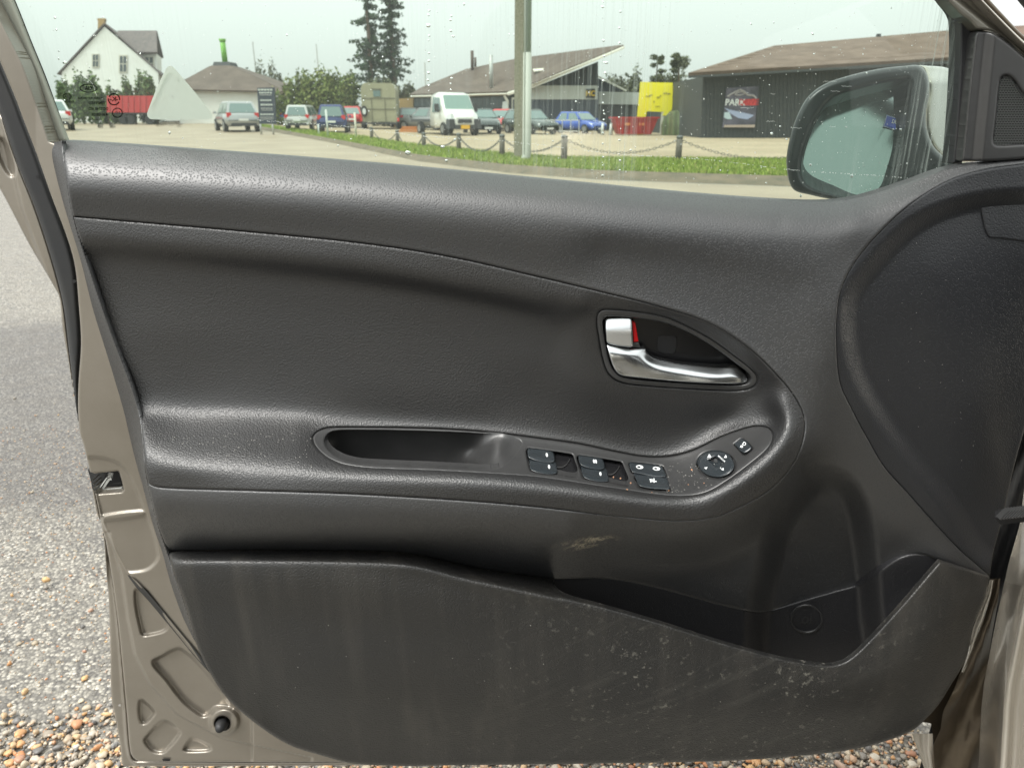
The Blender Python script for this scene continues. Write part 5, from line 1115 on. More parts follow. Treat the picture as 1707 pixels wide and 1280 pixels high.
# red skip
def skip():
    r = root('waste_skip', 'red steel waste skip with ribbed sides in front of the yellow board', 'skip'); ml = mat('skip_red', (.38,.02,.022), .5, vary=(2, (.28,.03,.02), .8))
    bm = bmesh.new(); o = [(-1.05,-.8),(1.05,-.8),(1.05,.8),(-1.05,.8)]; t_ = [(-1.45,-.95),(1.45,-.95),(1.45,.95),(-1.45,.95)]
    A = [bm.verts.new((x,y,.08)) for x,y in o]; B = [bm.verts.new((x,y,1.15)) for x,y in t_]; C_ = [bm.verts.new((x*.95,y*.93,1.15)) for x,y in t_]; D = [bm.verts.new((x*.9,y*.9,.25)) for x,y in o]
    for P, Q in ((A,B),(B,C_),(C_,D)):
        for i in range(4): bm.faces.new((P[i],P[(i+1)%4],Q[(i+1)%4],Q[i]))
    bm.faces.new(A[::-1]); bm.faces.new(D); bmo('skip_body', bm, ml, r)
    bm = bmesh.new(); addbox(bm, (0,-.98,1.12),(3.0,.08,.10)); addbox(bm, (0,.98,1.12),(3.0,.08,.10)); addbox(bm,(-1.48,0,1.12),(.08,2,.10)); addbox(bm,(1.48,0,1.12),(.08,2,.10)); bmo('rim_rail', bm, ml, r)
    for x in (-.9,-.3,.3,.9):
        bm = bmesh.new(); addbox(bm, (x,-.93,.62),(.08,.10,1.0)); bmo('rib', bm, ml, r)
    for x in (-.6,.35): bm = bmesh.new(); addbox(bm, (x,-.945,.72),(.34,.03,.16)); bmo('faded_print', bm, mat('skip_print', (.55,.18,.06), .6), r)
    return r
put(skip(), 1055, 226, 3, 30, 1.2)

# ------------------------------------------------------------ buildings
AX = Vector((0, 1, 0))
def ext(name, pts, Y, d, m, parent, smooth=False):
    q = [bp3(p[0], p[1], Y) for p in pts]; bm = bmesh.new(); addpoly(bm, q, AX, d); return bmo(name, bm, m, parent)
def slab(name, pts, th, m, parent):
    p = [Vector(q) for q in pts]; n_ = (p[1]-p[0]).cross(p[2]-p[0]).normalized()
    if n_.z < 0: n_ = -n_
    bm = bmesh.new(); addpoly(bm, p, n_, th); return bmo(name, bm, m, parent)
M_wh = mat('white_render', (.74,.75,.72), .8, vary=(.6, (.66,.66,.62), .8)); M_slate = mat('dark_tiles', (.10,.085,.085), .8, vary=(3, (.16,.13,.12), .8))
M_fib = mat('fibre_cement_roof', (.085,.062,.05), .85, vary=(.9, (.13,.10,.08), .9)); M_dwall = mat('dark_boards', (.035,.04,.043), .7, vary=(5, (.055,.058,.055), .9)); M_nwall = mat('navy_boards', (.02,.03,.045), .6, vary=(5, (.03,.04,.06), .8))
M_fas = mat('white_fascia', (.50,.53,.50), .5); M_win = mat('window_pane', (.05,.07,.075), .08, spec=.9); M_brick = mat('yellow_brick', (.38,.26,.11), .85, vary=(14, (.28,.18,.08), .9)); M_trimw = mat('pale_trim', (.55,.53,.45), .6)
Ylh = 70.
AX = Vector((-.36, 1, 0))      # the house stands turned towards the road
house = root('white_house', 'white gabled house with chimney and dark tiled wing behind the hedge', 'house', (0, 0, 0))
def zbase(px, Y): u, dy, dz = ray(px, 200); x = u * Y / dy; return float(terr(np.float64(x), np.float64(Y)))
def brow(px, Y):
    """picture row where the ground lies at distance Y"""
    z = zbase(px, Y); lo, hi = 190., 700.
    for _ in range(40):
        m_ = (lo + hi) / 2; u, dy, dz = ray(px, m_)
        if CAMZ + dz * Y / dy > z: lo = m_
        else: hi = m_
    return hi + .3
b0 = brow(180, Ylh)
ext('wall', [(103,b0),(103,121),(174,45),(264,121),(264,b0)], Ylh, 7, M_wh, house)
ap, le, re_ = bp3(175,41,Ylh), bp3(97,125,Ylh), bp3(270,127,Ylh)
for e in (le, re_): slab('roof', [ap - AX*.12, e - AX*.12, e + AX*7.2, ap + AX*7.2], .11, M_slate, house)
ext('wing_wall', [(222,b0),(222,90),(261,90),(261,b0)], Ylh + 1.5, 5, M_wh, house)
c, d = bp3(263,90,Ylh+1.2), bp3(200,90,Ylh+1.2); a, b_ = bp3(180,54,Ylh+4), bp3(258.5,54,Ylh+4); b_.x = c.x + AX.x*2.8; a.x = d.x - 1.2
wr = slab('wing_roof', [a, b_, c, d], .15, M_slate, house); slab('wing_roof', [a, b_, c + AX*5.6, d + AX*5.6], .15, M_slate, house)
ext('chimney', [(163,60),(163,34),(162,34),(162,31),(175,31),(175,34),(174,34),(174,48)], Ylh + .6, .9, M_brick, house)
def window(parent, x0, y0, x1, y1, Y, bars=True, fm=M_trimw):
    f = ext('window', [(x0,y1),(x0,y0),(x1,y0),(x1,y1)], Y - .06, .05, fm, parent); w_ = (x1-x0)*.12; h_ = (y1-y0)*.07; xm = (x0+x1)/2; ym = (y0+y1)/2
    for (a, c) in ((x0+w_, xm-w_*.4),(xm+w_*.4, x1-w_)):
        for (e, g) in ((y0+h_, ym-h_*.4),(ym+h_*.4, y1-h_)): ext('pane', [(a,g),(a,e),(c,e),(c,g)], Y - .075, .01, M_win, f)
window(house, 153,90,165,113, Ylh); window(house, 198,92,212,122, Ylh); window(house, 240,94,257,118, Ylh + 1.5)
AX = Vector((0, 1, 0))
bm = bmesh.new(); addpoly(bm, [c + Vector((-.1,.3,-.1)), c + AX*2.8 + Vector((-1.1,0,1.5)), c + AX*5 + Vector((-2,0,-.1))], (-1,0,0), .1) if False else None; bm.free()
# round-roofed white kiosk building with the green flue
kio = root('pavilion', 'low white building with brown pyramid roof and bright green flue on top', 'building'); Yk = 66.
bk = brow(390, Yk); ext('wall', [(300,bk),(298,152),(468,152),(470,bk)], Yk, 10, M_wh, kio)
pk = [bp3(280,151,Yk-.5), bp3(478,155,Yk-.5)]; pk += [pk[1] + Vector((0,11,0)), pk[0] + Vector((0,11,0))]; tp = [bp3(352,112,Yk+3.5), bp3(384,112,Yk+3.5)]; tp += [tp[1] + Vector((0,2.4,0)), tp[0] + Vector((0,2.4,0))]
for i in range(4): slab('roof', [pk[i], pk[(i+1)%4], tp[(i+1)%4], tp[i]], .12, M_slate if False else M_fib, kio)
bm = bmesh.new(); addbox(bm, (tp[0]+tp[2])/2 + Vector((0,0,.15)), (1.7,2.2,.55), 0, .8); bmo('roof_lantern', bm, M_dwall, kio)
bm = bmesh.new(); q = (tp[0]+tp[2])/2; bmesh.ops.create_cone(bm, segments=16, radius1=.24, radius2=.22, depth=2.0, cap_ends=True, matrix=Matrix.Translation(q + Vector((0,0,1.3)))); bmesh.ops.create_cone(bm, segments=16, radius1=.24, radius2=.32, depth=.25, cap_ends=True, matrix=Matrix.Translation(q + Vector((0,0,2.2)))); bmo('flue', bm, mat('lime_green', (.16,.40,.05), .5), kio, True)
# workshop with the big lean-to roof
ws = root('workshop', 'long workshop with a big brown sweeping roof and dark blue gable', 'building'); Yw = 56.
bw = brow(800, Yw)
ext('wall', [(690,bw),(690,160),(852,156),(852,bw)], Yw, 12, M_dwall, ws)
gb_ = ext('gable_wall', [(852,bw),(852,157),(888,147),(997,103),(997,bw)], Yw - .2, 12, M_nwall, ws)
ext('fascia_band', [(862,166),(862,146),(890,143),(996,143),(996,166)], Yw - .32, .1, M_fas, ws)
e0, e1, e2 = bp3(684,162,Yw-.5), bp3(848,157,Yw-.5), bp3(1041,80,Yw-3.0)
r0, r1, r2 = bp3(700,151,Yw+8), bp3(778,119,Yw+8), bp3(866,101,Yw+8)
for q in ([e0, e1, r1, r0], [e1, bp3(890,143,Yw-.9), r2, r1], [bp3(890,143,Yw-.9), e2, bp3(1038,79,Yw+6), r2]): slab('roof', q, .18, M_fib, ws)
slab('verge_board', [bp3(846,160,Yw-.7), bp3(890,146.5,Yw-1.1), bp3(1041,81.5,Yw-3.2), bp3(1041,79,Yw-3.2), bp3(890,142,Yw-1.1), bp3(846,156,Yw-.7)], .1, M_trimw, ws)
slab('gutter', [bp3(684,163.5,Yw-.7), bp3(846,159,Yw-.7), bp3(846,157,Yw-.8), bp3(684,161.5,Yw-.8)], .08, M_trimw, ws)
slab('rooflight', [bp3(888,123,Yw+1.5)+Vector((0,-.1,.25)), bp3(924,120,Yw+1.5)+Vector((0,-.1,.25)), bp3(922,123,Yw+1.0)+Vector((0,-.1,.25)), bp3(890,127,Yw+1.0)+Vector((0,-.1,.25))], .05, M_trimw, ws)
def pipe(x, y0, y1, Y, r_, m, parent, cap=True, name='flue_pipe'):
    a, b_ = bp3(x, y0, Y), bp3(x, y1, Y); me = tube([a, Vector((a.x, a.y, b_.z))], r_, 12); o = link(name, me, m, parent, True); return o
M_galv = mat('galvanised', (.42,.43,.41), .5, metal=.3)
pipe(787.5,117,85,Yw+7,.13,M_fib,ws); pipe(792.5,112,96,Yw+7,.09,M_fib,ws); pipe(819,150,92,Yw+1.5,.14,M_galv,ws)
wf = lambda x: ext('window_frame', [(x,177),(x,164),(x+50,163),(x+50,177)], Yw-.06, .05, M_trimw, ws)
ext('window_band', [(785,180),(785,163),(840,161),(840,180)], Yw-.08, .05, M_win, ws)
for x in range(786, 840, 6): ext('mullion', [(x,180),(x,162),(x+1.4,162),(x+1.4,180)], Yw-.14, .05, M_dwall, ws)
ext('window_band', [(690,178),(690,165),(718,164),(718,178)], Yw-.08, .05, M_win, ws)
ext('downpipe', [(839,160),(842,159),(848,168),(848,182),(844,182),(844,170)], Yw-.5, .15, M_trimw, ws)
ext('white_tank', [(837,180),(838,170),(845,169),(847,178),(846,184),(838,184)], Yw-.6, .5, M_fas, ws)
dr = ext('door', [(853,bw),(853,163),(864,163),(864,bw)], Yw-.4, .1, M_trimw, ws); ext('door_panel', [(855,bw-2),(855,166),(861.5,166),(861.5,bw-2)], Yw-.45, .05, M_nwall, dr)
for x in range(900, 996, 5): ext('board', [(x, 142), (x, 100+ (996-x)*.40+3), (x+.8, 100+(996-x)*.40+3), (x+.8, 142)], Yw-.26, .05, M_dwall, ws)
sgn = ext('logo_sign', [(977,164),(977,149),(992,148),(992,164)], Yw-.4, .06, M_deep, ws)
yl = mat('sign_yellow', (.75,.50,.03), .5); org = mat('sign_orange', (.55,.22,.03), .5)
def text_at(name, body, px, py, Y, size, m, parent, bold=True, mirror=False):
    me = text_mesh(body, size, bold); c = bp3(px, py, Y)
    for v in me.vertices: v.co = Vector((c.x + v.co.x * (-1 if mirror else 1), Y, c.z + v.co.y))
    return link(name, me, m, parent)
text_at('logo_letters', 'HC', 984.5, 156.5, Yw-.42, .48, yl, sgn); 
ext('yellow_brick_end', [(655,bw),(655,165),(689,164),(689,bw)], Yw + 1, 6, M_brick, ws)
# low wing with white fascia
lw = root('low_wing', 'low flat dark building with long white fascia between workshop and shed', 'building'); Yl = 62.; bl = brow(1080, Yl)
ext('wall', [(998,bl),(998,172),(1175,172),(1175,bl)], Yl, 9, M_dwall, lw); ext('fascia', [(998,174),(998,153),(1180,157),(1180,176)], Yl-.4, 9.6, M_fas, lw)
ext('gable_end', [(998,154),(998,131),(1040,152)], Yl+2, 7, M_nwall, lw); slab('gable_roof', [bp3(996,129,Yl+1.6), bp3(1044,153,Yl+1.6), bp3(1044,153,Yl+9), bp3(996,129,Yl+9)], .12, M_trimw, lw)
for x in (1082, 1092, 1098): ext('glazing', [(x,bl-1),(x,180),(x+4,180),(x+4,bl-1)], Yl-.05, .05, M_win if x != 1092 else M_fas, lw)
# dark shed with poster
sh = root('timber_shed', 'long dark boarded shed with brown roof on the right, behind the door mirror', 'shed'); Ys = 38.
bs = brow(1400, Ys)
ext('wall', [(1168,bs),(1172,128),(1700,100),(1900,92),(1900,bs)], Ys, 14, M_dwall, sh)
x = 1172.
while x < 1620:
    t0 = 128 - (x - 1172) * (28/528.); ext('board', [(x, bs), (x, t0 + 2), (x + 3.2, t0 + 2), (x + 3.2, bs)], Ys - .03, .03, M_dwall, sh); x += 6.4
f0, f1 = bp3(1147,127,Ys-.8), bp3(1900,83,Ys-.8); q0, q1, q2 = bp3(1290,81,Ys+5.5), bp3(1600,54,Ys+5.5), bp3(1900,36,Ys+5.5)
M_shr = mat('shed_roof', (.10,.065,.045), .9, vary=(1.2, (.165,.115,.085), .9))
slab('roof', [f0, f1, q2, q1, q0], .14, M_shr, sh); slab('eave_board', [bp3(1147,131,Ys-.95), bp3(1900,88,Ys-.95), bp3(1900,83,Ys-.95), bp3(1147,127,Ys-.95)], .08, M_dwall, sh)
# tile courses as ribs
for k in range(1, 9):
    s_ = k / 9; a = f0.lerp(q0, s_); b_ = f1.lerp(q2, s_); a = a.lerp(b_, .02); slab('tile_course', [a + Vector((0,0,.15)), b_ + Vector((0,0,.15)), b_ + Vector((0,.10,.19)), a + Vector((0,.10,.19))], .02, M_shr, sh)
bm = bmesh.new(); c = bp3(1390,88,Ys+3); addbox(bm, c, (.35,.3,.5), 0, .7); bmo('roof_vent', bm, M_fas, sh); bm = bmesh.new(); c = bp3(1464,63,Ys+5.4); addbox(bm, c, (.18,.2,.35)); bmo('roof_vent', bm, M_dwall, sh)
bm = bmesh.new(); c = bp3(1425,84,Ys+3.4); addbox(bm, c, (.25,.2,.5)); bmo('roof_vent', bm, M_shr, sh)
po = root('banner_poster', 'poster with a car outline, white and red lettering hung on the dark shed', 'poster')
pm_, t, b = nodes('poster_print'); tc = t.nodes.new('ShaderNodeTexCoord'); n1 = nz(t, tc.outputs['Object'], 1.6, 3); t.links.new(mixc_(t, rng_(t, n1.outputs[0], .35, .7), (.05,.05,.07), (.14,.13,.18)), b.inputs['Base Color'])
pc = [(1204,213),(1211,147),(1265,144),(1258,213)]; ext('banner', pc, Ys-.12, .02, pm_, po)
pz = lambda pts: Z(1190,130,12.8,pts); PGm = mat('poster_grey', (.40,.38,.40), .5); PB = mat('poster_glow', (.33,.38,.55), .5); PR = mat('poster_red', (.62,.05,.05), .5); PW = mat('poster_white', (.72,.74,.75), .5)
def line(name, pts, w_, Y, m, parent):
    P = [bp3(p[0], p[1], Y) for p in pts]; return link(name, tube(P, w_, 6), m, parent)
line('car_outline', pz([(290,400),(360,350),(480,290),(560,255),(640,290),(730,370),(840,375),(910,440)]), .045, Ys-.15, PGm, po)
line('car_outline', pz([(450,350),(520,310),(600,300),(660,340),(560,370),(450,365)]), .03, Ys-.15, PGm, po)
ext('light_beam', pz([(225,640),(330,680),(700,760),(860,800),(720,890),(520,860),(380,780)]), Ys-.145, .01, PB, po); ext('lamp_glow', pz([(225,740),(330,730),(385,880),(300,885),(215,850)]), Ys-.147, .01, mat('poster_pale', (.45,.55,.60), .5), po)
ext('red_band', pz([(595,465),(900,450),(895,590),(585,590)]), Ys-.15, .01, PR, po); ext('lower_band', pz([(215,1010),(880,1000),(870,1060),(220,1055)]), Ys-.147, .01, mat('poster_tan', (.40,.32,.27), .5), po)
text_at('poster_letters', 'PARK', *pz([(455,530)])[0], Ys-.16, .40, PW, po); text_at('poster_letters', 'DRIVE', *pz([(745,525)])[0], Ys-.165, .36, mat('poster_dkred', (.40,.02,.03), .5), po)
# yellow board on legs
yb = root('yellow_board', 'bright yellow notice board on a slanted leg standing behind the red skip', 'sign'); M_ye = mat('board_yellow', (.80,.72,.02), .5); Yy = 45.
ext('board_face', [(1068,199),(1062,199),(1068,137),(1125,138.5),(1120,183),(1111,193),(1104,193),(1107,187),(1078,186),(1076,199)], Yy, .12, M_ye, yb)
ext('leg', [(1062,brow(1068,Yy)),(1063,198),(1075,198),(1073,brow(1068,Yy))], Yy+.02, .1, M_ye, yb); ext('leg', [(1100,brow(1100,Yy)),(1103,186),(1107,186),(1104,brow(1100,Yy))], Yy+.02, .1, M_trimw, yb)
oly = mat('board_print', (.30,.28,.03), .6)
for (a, c, w_, h_) in ((1080,161,8,1.6),(1085,159,6,1.2),(1097,163,5,2.2),(1101,160.5,3,1.8),(1109,156,7,1.8),(1115,157,5,2),(1090,170,2,2.6),(1096,178,8,1)):
    ext('faded_lettering', [(a-w_/2,c+h_/2),(a-w_/2+.5,c-h_/2),(a+w_/2,c-h_/2-.6),(a+w_/2,c+h_/2-.6)], Yy-.02, .015, oly, yb)
# green tarpaulin trailer beside the shed
tp_ = root('tarpaulin_cover', 'mossy green striped tarpaulin cover heaped against the left end of the shed', 'tarpaulin'); M_ta, t, b = nodes('tarpaulin'); tc = t.nodes.new('ShaderNodeTexCoord'); wv = t.nodes.new('ShaderNodeTexWave'); wv.inputs['Scale'].default_value = .55; wv.inputs['Distortion'].default_value = 2; t.links.new(tc.outputs['Object'], wv.inputs['Vector']); n1 = nz(t, tc.outputs['Object'], 3, 5)
t.links.new(mixc_(t, rng_(t, n1.outputs[0], .3, .7), ramp(t, wv.outputs[0], ['l', (0, (.045,.06,.02)), (.5, (.11,.17,.06)), (.75, (.16,.13,.06)), (1, (.07,.09,.03))]), (.06,.065,.03)), b.inputs['Base Color']); b.inputs['Roughness'].default_value = .8
Yt = 43.; bt = brow(1130, Yt); secs = []
for k in range(9):
    y_ = Yt + k * .45; s_ = math.sin(math.pi * min(1, .25 + k / 8 * .75)); top_ = 183 + (1 - s_) * 14
    secs.append([tuple(bp3(p[0], p[1], y_)) for p in [(1103,bt),(1102,210+rng.normal(0,.6)),(1106,198),(1116,top_+3),(1130,top_+rng.normal(0,.8)),(1150,top_),(1163,top_+1),(1168,bt)]])
bm = bmesh.new(); R_ = [[bm.verts.new(p) for p in s_] for s_ in secs]
for A, B in zip(R_[:-1], R_[1:]):
    for i in range(7): bm.faces.new((A[i], A[i+1], B[i+1], B[i]))
bm.faces.new(R_[0]); bmo('cover', bm, M_ta, tp_, True)
# red container trailer on the left
rt = root('red_trailer', 'long red open trailer standing in front of the white house', 'trailer'); Yr = 62.; br = brow(220, Yr)
ext('trailer_body', [(178,188),(178,160),(262,160),(262,188)], Yr, 2.2, RED, rt); ext('chassis', [(190,191),(190,187),(262,187),(262,191)], Yr+.1, 1.9, M_dkp, rt)
for x in (206, 216, 250): 
    c = bp3(x, 196, Yr+.1); bm = bmesh.new(); bmesh.ops.create_cone(bm, segments=16, radius1=.36, radius2=.36, depth=.25, cap_ends=True, matrix=Matrix.Translation((c.x, Yr+.1, zbase(x,Yr)+.36)) @ Matrix.Rotation(math.pi/2,4,'X')); bmo('wheel', bm, M_tyre, rt)
for k in range(8): ext('side_rib', [(182+k*10,188),(182+k*10,161),(183.2+k*10,161),(183.2+k*10,188)], Yr-.05, .05, RED, rt)
# information sign
sg = root('information_sign', 'tall dark blue information sign with white lines of text by the verge', 'sign'); Yi = 40.; bi = brow(446, Yi)
ext('sign_panel', [(432,207),(428.5,147),(457,146),(460,207)], Yi, .15, M_nwall, sg)
for x in (436, 456): pipe(x, bi, 200, Yi+.05, .05, M_galv, sg, name='sign_post')
for (y, x0, x1, h_) in ((150,430,455,2.6),(155,432,454,2.0),(158.5,433,453,1.2),(167.5,434,453,2.2),(175,434.5,455,2.4),(181,435,455,1.4),(184,436,455,1.0),(191,434,457,2.2),(196,434,456,1.2),(199,434,456,1.2)):
    n_ = 5 if h_ > 1.3 else 9; w_ = (x1-x0)/n_
    for k in range(n_): ext('text_line', [(x0+k*w_,y+h_/2),(x0+k*w_,y-h_/2),(x0+(k+.78)*w_,y-h_/2),(x0+(k+.78)*w_,y+h_/2)], Yi-.01, .01, M_fas if h_ > 1.9 else M_galv, sg)
# ------------------------------------------------------------ posts, chains, lamp posts
M_wood = mat('weathered_wood', (.30,.27,.21), .9, vary=(30, (.10,.11,.05), .9)); M_bol = mat('bollard_wood', (.10,.085,.07), .9, vary=(12, (.16,.15,.12), .8)); M_chain = mat('chain_steel', (.12,.125,.12), .5, metal=.5)
BO = [(620,233,212),(663,239,217),(707,248,221),(765,254,222),(837,264,224),(940,273,225),(1130,272,226)]
wh_ = ['leftmost, near the horse trailer', 'second from the left', 'third, left of the white truck', 'below the white truck', 'just left of the lamp post', 'largest, right of the lamp post', 'in front of the tarpaulin cover']
tops = []
for (x, y1, y0), l in zip(BO, wh_):
    p, mpp = base(x, y1); top_ = bp3(x, y0, p.y); r_ = root('bollard', 'wooden bollard with grey cap, ' + l, 'bollard', p, 'wooden bollards joined by a chain')
    hgt = top_.z - p.z; me = tube([Vector((0,0,-.05)), Vector((0,0,hgt*.5)), Vector((0,0,hgt-.06))], [.075,.072,.068], 12); link('post', me, M_bol, r_, True)
    me = tube([Vector((0,0,hgt-.06)), Vector((0,0,hgt-.03)), Vector((0,0,hgt))], [.075,.078,.045], 12); link('cap', me, M_chain, r_, True); tops.append(Vector((p.x, p.y, p.z + hgt * .86)))
p, _ = base(1420, 272); tops.append(Vector((p.x, p.y, tops[-1].z - p.z*0)))
for i, (a, b_) in enumerate(zip(tops[:-1], tops[1:])):
    bm = bmesh.new(); n = int((b_ - a).length / .075); n = max(n, 8); d = (b_ - a).length; sag = .09 * d + .06
    for k in range(n):
        s_ = (k + .5) / n; q = a.lerp(b_, s_); q.z -= sag * 4 * s_ * (1 - s_); slope = (b_.z - a.z - sag * 4 * (1 - 2 * s_)) / d
        L_ = d / n * 1.25; w_ = .022; ang = math.atan2(b_.y - a.y, b_.x - a.x)
        M4 = Matrix.Translation(q) @ Matrix.Rotation(ang, 4, 'Z') @ Matrix.Rotation(-math.atan(slope), 4, 'Y') @ Matrix.Rotation(math.pi/2 * (k % 2), 4, 'X')
        ring_ = [(-L_/2, 0), (-L_/2+.02, w_), (L_/2-.02, w_), (L_/2, 0), (L_/2-.02, -w_), (-L_/2+.02, -w_)]
        for j in range(6):
            p0, p1 = Vector((*ring_[j], 0)), Vector((*ring_[(j+1) % 6], 0)); m_ = (p0 + p1) / 2; dd = p1 - p0
            bmesh.ops.create_cube(bm, size=1, matrix=M4 @ Matrix.Translation(m_) @ Matrix.Rotation(math.atan2(dd.y, dd.x), 4, 'Z') @ Matrix.Diagonal((dd.length + .006, .011, .011, 1)))
    me = bpy.data.meshes.new('chain'); bm.to_mesh(me); bm.free(); o = link('chain', me, M_chain)
    wheres = ['leftmost stretch by the horse trailer', 'second stretch from the left', 'stretch below the orange beams', 'stretch below the white truck', 'stretch crossing behind the lamp post', 'long stretch below the red skip', 'stretch running right to the door mirror']
    meta(o, 'sagging steel chain between bollards, ' + wheres[i], 'chain', 'chain stretches')
# lamp post: timber pole with steel pole in front
p, mpp = base(866, 268); lp = root('timber_pole', 'weathered square timber pole standing close behind the grey steel pole', 'pole', p)
pt = bp3(862, -300, p.y); k = (861 - 877) * 0
bm = bmesh.new(); w0 = 19 * mpp
A = [(-w0/2,-w0/2),(w0/2,-w0/2),(w0/2,w0/2),(-w0/2,w0/2)]; lean = (bp3(849.5,0,p.y).x - p.x) * 0
q0 = [bm.verts.new((x, y, -.1)) for x, y in A]; q1 = [bm.verts.new((x*.9 + .03, y*.9, 9)) for x, y in A]
for i in range(4): bm.faces.new((q0[i], q0[(i+1)%4], q1[(i+1)%4], q1[i]))
bm.faces.new(q1); bmo('pole', bm, M_wood, lp)
p, mpp = base(878, 272); l2 = root('steel_pole', 'tall round grey steel pole on the grass verge, darker above head height', 'pole', p)
zt = bp3(884, 88, p.y).z - p.z; me = tube([Vector((-.05,0,-.05)), Vector((-.04,0,.05)), Vector((0,0,.2)), Vector((0,0,zt))], [.115,.11,.098,.092], 20); link('lower_tube', me, mat('pole_paint', (.42,.43,.38), .55), l2, True)
me = tube([Vector((0,0,zt)), Vector((0,0,8.5))], .086, 20); link('upper_tube', me, mat('pole_teal', (.32,.37,.35), .5), l2, True)
me = tube([Vector((-.055,-.075,.2)), Vector((-.055,-.075,8.5))], .016, 8); link('cable_duct', me, M_fas, l2, True)
for (x, y1, y0, lab, r_) in ((547,229,183,'slim white marker post in front of the dark blue people carrier', .045), (532,226,207,'short white post left of the taller marker post', .04), (594,231,188,'slim weathered post left of the horse trailer', .045)):
    p, mpp = base(x, y1); q = bp3(x, y0, p.y); o = link('marker_post', tube([Vector((0,0,-.05)), Vector((0,0,q.z-p.z))], r_, 10), M_fas if x < 590 else M_trimw, smooth=True, loc=p); meta(o, lab, 'post')
for (x, y0, Y, lab) in ((421,70,120.,'thin distant mast above the pavilion roof'),(527,74,120.,'thin distant mast above the bushes'),(708,104,120.,'thin distant mast left of the workshop roof')):
    b1 = bp3(x, y0, Y); o = link('radio_mast', tube([Vector((0,0,0)), Vector((0,0,b1.z - .5))], [.16,.08], 6), M_galv, loc=(b1.x, Y, .5)); meta(o, lab, 'mast')
pcol = bp3(467, 126, 90.); o = link('utility_pole', tube([Vector((0,0,0)), Vector((0,0,pcol.z))], .14, 8), M_dwall, loc=(pcol.x, 90., 0)); meta(o, 'short dark pole at the right end of the pavilion roof', 'pole')
# metal crowd barrier
p, mpp = base(937, 225); bar = root('metal_barrier', 'low galvanised metal barrier in front of the blue hatchback', 'barrier', p)
w_ = 56 * mpp / 2; h_ = 23 * mpp
link('top_rail', tube([Vector((-w_,0,h_)), Vector((w_,0,h_))], .028, 8), M_galv, bar); link('bottom_rail', tube([Vector((-w_,0,.2)), Vector((w_,0,.2))], .022, 8), M_galv, bar)
for k in range(5): x = -w_ + 2 * w_ * k / 4; link('upright', tube([Vector((x,0,0)), Vector((x,0,h_))], .028, 8), M_galv, bar)
for (x, y, lab) in ((1004,226,'left of the red skip'), (1018,226,'touching the red skip')):
    p, mpp = base(x, y); o = link('cone_post', tube([Vector((0,0,0)), Vector((0,0,19*mpp))], [.12,.07], 10), M_fas, smooth=True, loc=p); meta(o, 'white tapered post ' + lab, 'post')
p, mpp = base(682, 221); bm = bmesh.new()
og = root('beam_pile', 'low pile of orange beams on the gravel left of the white truck', 'beams', p); mo_ = mat('orange_beam', (.45,.17,.04), .7)
for k in range(3): bm = bmesh.new(); addbox(bm, (.05*k, .1*k, .06+.11*k), (1.25-.1*k,.10,.10), .03*k); bmo('beam', bm, mo_, og)

# ------------------------------------------------------------ trees and hedges
def leafmat(name, a, c, d): return island(name, ['l', (0., a), (.5, c), (1., d)], .8)
M_l1 = leafmat('spruce_needles', (.02,.04,.022), (.045,.075,.04), (.08,.115,.06)); M_l2 = leafmat('bush_leaves', (.06,.09,.02), (.13,.165,.04), (.22,.24,.08)); M_l3 = leafmat('hedge_leaves', (.05,.09,.03), (.10,.16,.05), (.18,.24,.09)); M_l4 = leafmat('dull_leaves', (.06,.065,.04), (.10,.11,.065), (.15,.16,.09)); M_trk = mat('bark', (.11,.075,.05), .9)
def leaves(C, size, m, name, parent):
    n = len(C); a = rng.normal(0, 1, (n, 3)); a /= np.linalg.norm(a, axis=1)[:, None]; b = np.cross(a, rng.normal(0, 1, (n, 3))); b /= np.linalg.norm(b, axis=1)[:, None]
    s_ = size * rng.uniform(.5, 1.3, (n, 1)); V = np.stack([C - a*s_, C - b*s_*.5, C + a*s_, C + b*s_*.5], 1)
    me = soup(name, V, 4, m); return link(name, me, m, parent)
def bush(name, label, cat, px, py, w_, h_, m, n, Y=None, group=None, lobes=7, size=.10, depth=1.):
    p, mpp = base(px, py)
    if Y: p = Vector(mpt(px, 200, Y)); p.z = zbase(px, Y); mpp = Y * MPP
    W_ = w_ * mpp / 2; top_ = bp3(px, h_, p.y).z - p.z
    r = root(name, label, cat, p, group)
    C = []
    for k in range(lobes):
        cx = rng.uniform(-W_*.8, W_*.8); hz = top_ * rng.uniform(.6, 1.0) * (1 - .25 * (abs(cx) / W_) ** 2); rr = np.array([W_ * rng.uniform(.22, .4), W_ * .45 * depth, hz * .5])
        q = rng.normal(0, 1, (n // lobes, 3)); q /= np.linalg.norm(q, axis=1)[:, None]; q *= rng.random((len(q), 1)) ** .4 * (1 + .12 * rng.normal(0, 1, (len(q), 1)))
        C.append(q * rr + np.array([cx, rng.uniform(-.3, .3) * W_ * depth, hz * .52]))
    C = np.concatenate(C); C = C[C[:, 2] > 0]
    leaves(C, size, m, 'crown', r)
    bm = bmesh.new(); me = tube([Vector((0,0,0)), Vector((0,0,top_*.6))], [.10,.04], 6); link('trunk', me, M_trk, r)
    return r
hd = [(118,124,26),(140,120,30),(160,113,26),(182,128,26),(204,130,28),(226,121,26),(246,118,26),(262,124,24)]
pos = ['leftmost, at the corner of the house', 'under the left gable window', 'tallest, in front of the gable', 'between the two gable windows', 'below the right gable window', 'right of the right window', 'tall one near the sticker tip', 'rightmost, half behind the sticker']
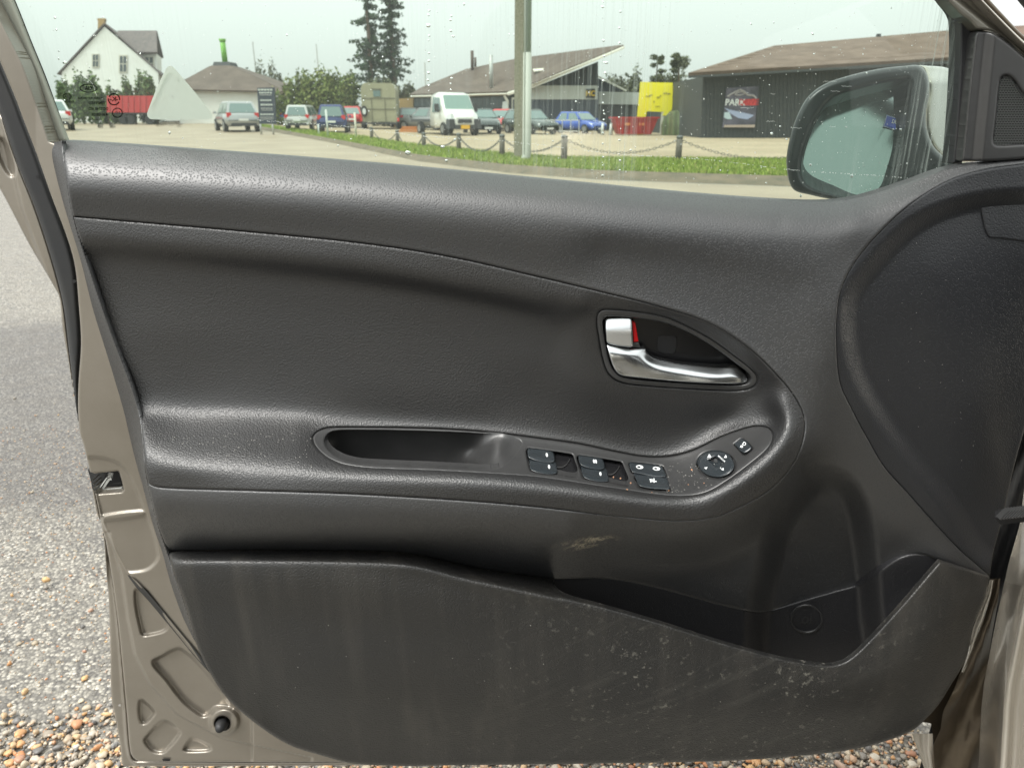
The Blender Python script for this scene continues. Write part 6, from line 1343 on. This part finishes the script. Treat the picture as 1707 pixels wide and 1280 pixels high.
for (x, y0, w_), l in zip(hd, pos): bush('conifer_shrub', 'green conifer of the house hedge, ' + l, 'shrub', x, 200, w_*1.3, y0 - 5, M_l3, 2800, Y=64., group='conifers hedging the white house', lobes=6, size=.16)
bb = [(452,112,50,M_l4),(500,124,62,M_l2),(545,120,60,M_l2),(590,124,54,M_l2),(640,142,50,M_l4),(672,146,36,M_l4)]
pos = ['behind the pavilion and the information sign', 'above the silver grey small car', 'above the dark blue people carrier', 'left of the horse trailer', 'behind the horse trailer roof', 'between trailer and workshop']
for (x, y0, w_, m), l in zip(bb, pos): bush('bush', 'dense olive green bush ' + l, 'bush', x, 200, w_*1.5, y0 - 14, m, 6500, Y=60. if x > 470 else 82., group='bushes behind the parked cars', lobes=9, size=.16)
for (x, y0, w_), l in zip([(1020,128,36),(1052,118,44),(1085,112,40),(1122,120,34),(1150,150,30)], ['left of the yellow board', 'behind the left part of the yellow board', 'behind the middle of the yellow board', 'right of the yellow board', 'touching the shed roof']):
    bush('background_tree', 'dull green tree ' + l, 'tree', x, 200, w_*1.9, y0 - 10, M_l4, 5000, Y=85., group='trees behind the low wing', lobes=8, size=.22)
def pine(px, y0, yb, w_, Y, label, m, n, crown0=.35):
    p = Vector(mpt(px, 200, Y)); p.z = zbase(px, Y); r = root('pine_tree', label, 'tree', p); top_ = bp3(px, y0, Y).z - p.z; W_ = w_ * Y * MPP / 2
    link('trunk', tube([Vector((0,0,0)), Vector((0,0,top_*.9))], [.18,.05], 8), M_trk, r)
    C = []
    for k in range(14):
        z = top_ * rng.uniform(crown0, 1); rr = W_ * rng.uniform(.3, .6) * (1.2 - z / top_ * .6); a = rng.uniform(0, 6.28); q = rng.normal(0, 1, (n//14, 3)) * np.array([rr*.5, rr*.5, rr*.35]); C.append(q + np.array([math.cos(a)*W_*.5, math.sin(a)*W_*.5, z]))
    leaves(np.concatenate(C), .2, m, 'crown', r)
pine(1090,88,200,26,80.,'slim wispy tree rising left above the yellow board', M_l4, 1800, .5); pine(1126,88,200,34,80.,'taller wispy tree rising right of the yellow board', M_l4, 2600, .5)
def spruce(px, w_, topz, Y, label, seed):
    rg = np.random.default_rng(seed); p = Vector(mpt(px, 200, Y)); p.z = zbase(px, Y); mpp = Y * MPP; r = root('spruce_tree', label, 'tree', p, 'two tall spruces behind the horse trailer')
    W_ = w_ * mpp / 2; link('trunk', tube([Vector((0,0,0)), Vector((0,0,topz))], [.24,.05], 8), M_trk, r); C = []; z = 2.4
    bm = bmesh.new()
    while z < topz:
        f = 1 - (z / topz) ** 1.3
        for k in range(8):
            a = rg.uniform(0, 6.283); L_ = W_ * (f + .12) * rg.uniform(.35, 1.35); n = int(20 * L_) + 12; s_ = rg.random(n) ** .8
            droop = -.28 * L_ * s_ + .10 * L_ * s_ * s_; C.append(np.stack([math.cos(a)*L_*s_, math.sin(a)*L_*s_, z + rg.uniform(-.25, .25) + droop - .25 * rg.random(n) * (1 - .4*s_)], 1) + rg.normal(0, .07, (n, 3)))
        z += rg.uniform(.32, .7)
    C = np.concatenate(C); nC = len(C); a = rg.normal(0, 1, (nC, 3)) * np.array([1, 1, .8]); a /= np.linalg.norm(a, axis=1)[:, None]
    leaves(C, .17, M_l1, 'crown', r); return r
spruce(623, 62, 15., 68., 'tall dark spruce left of its twin, above the horse trailer', 3); spruce(660, 58, 16., 70., 'tall dark spruce right of its twin, above the horse trailer', 4)
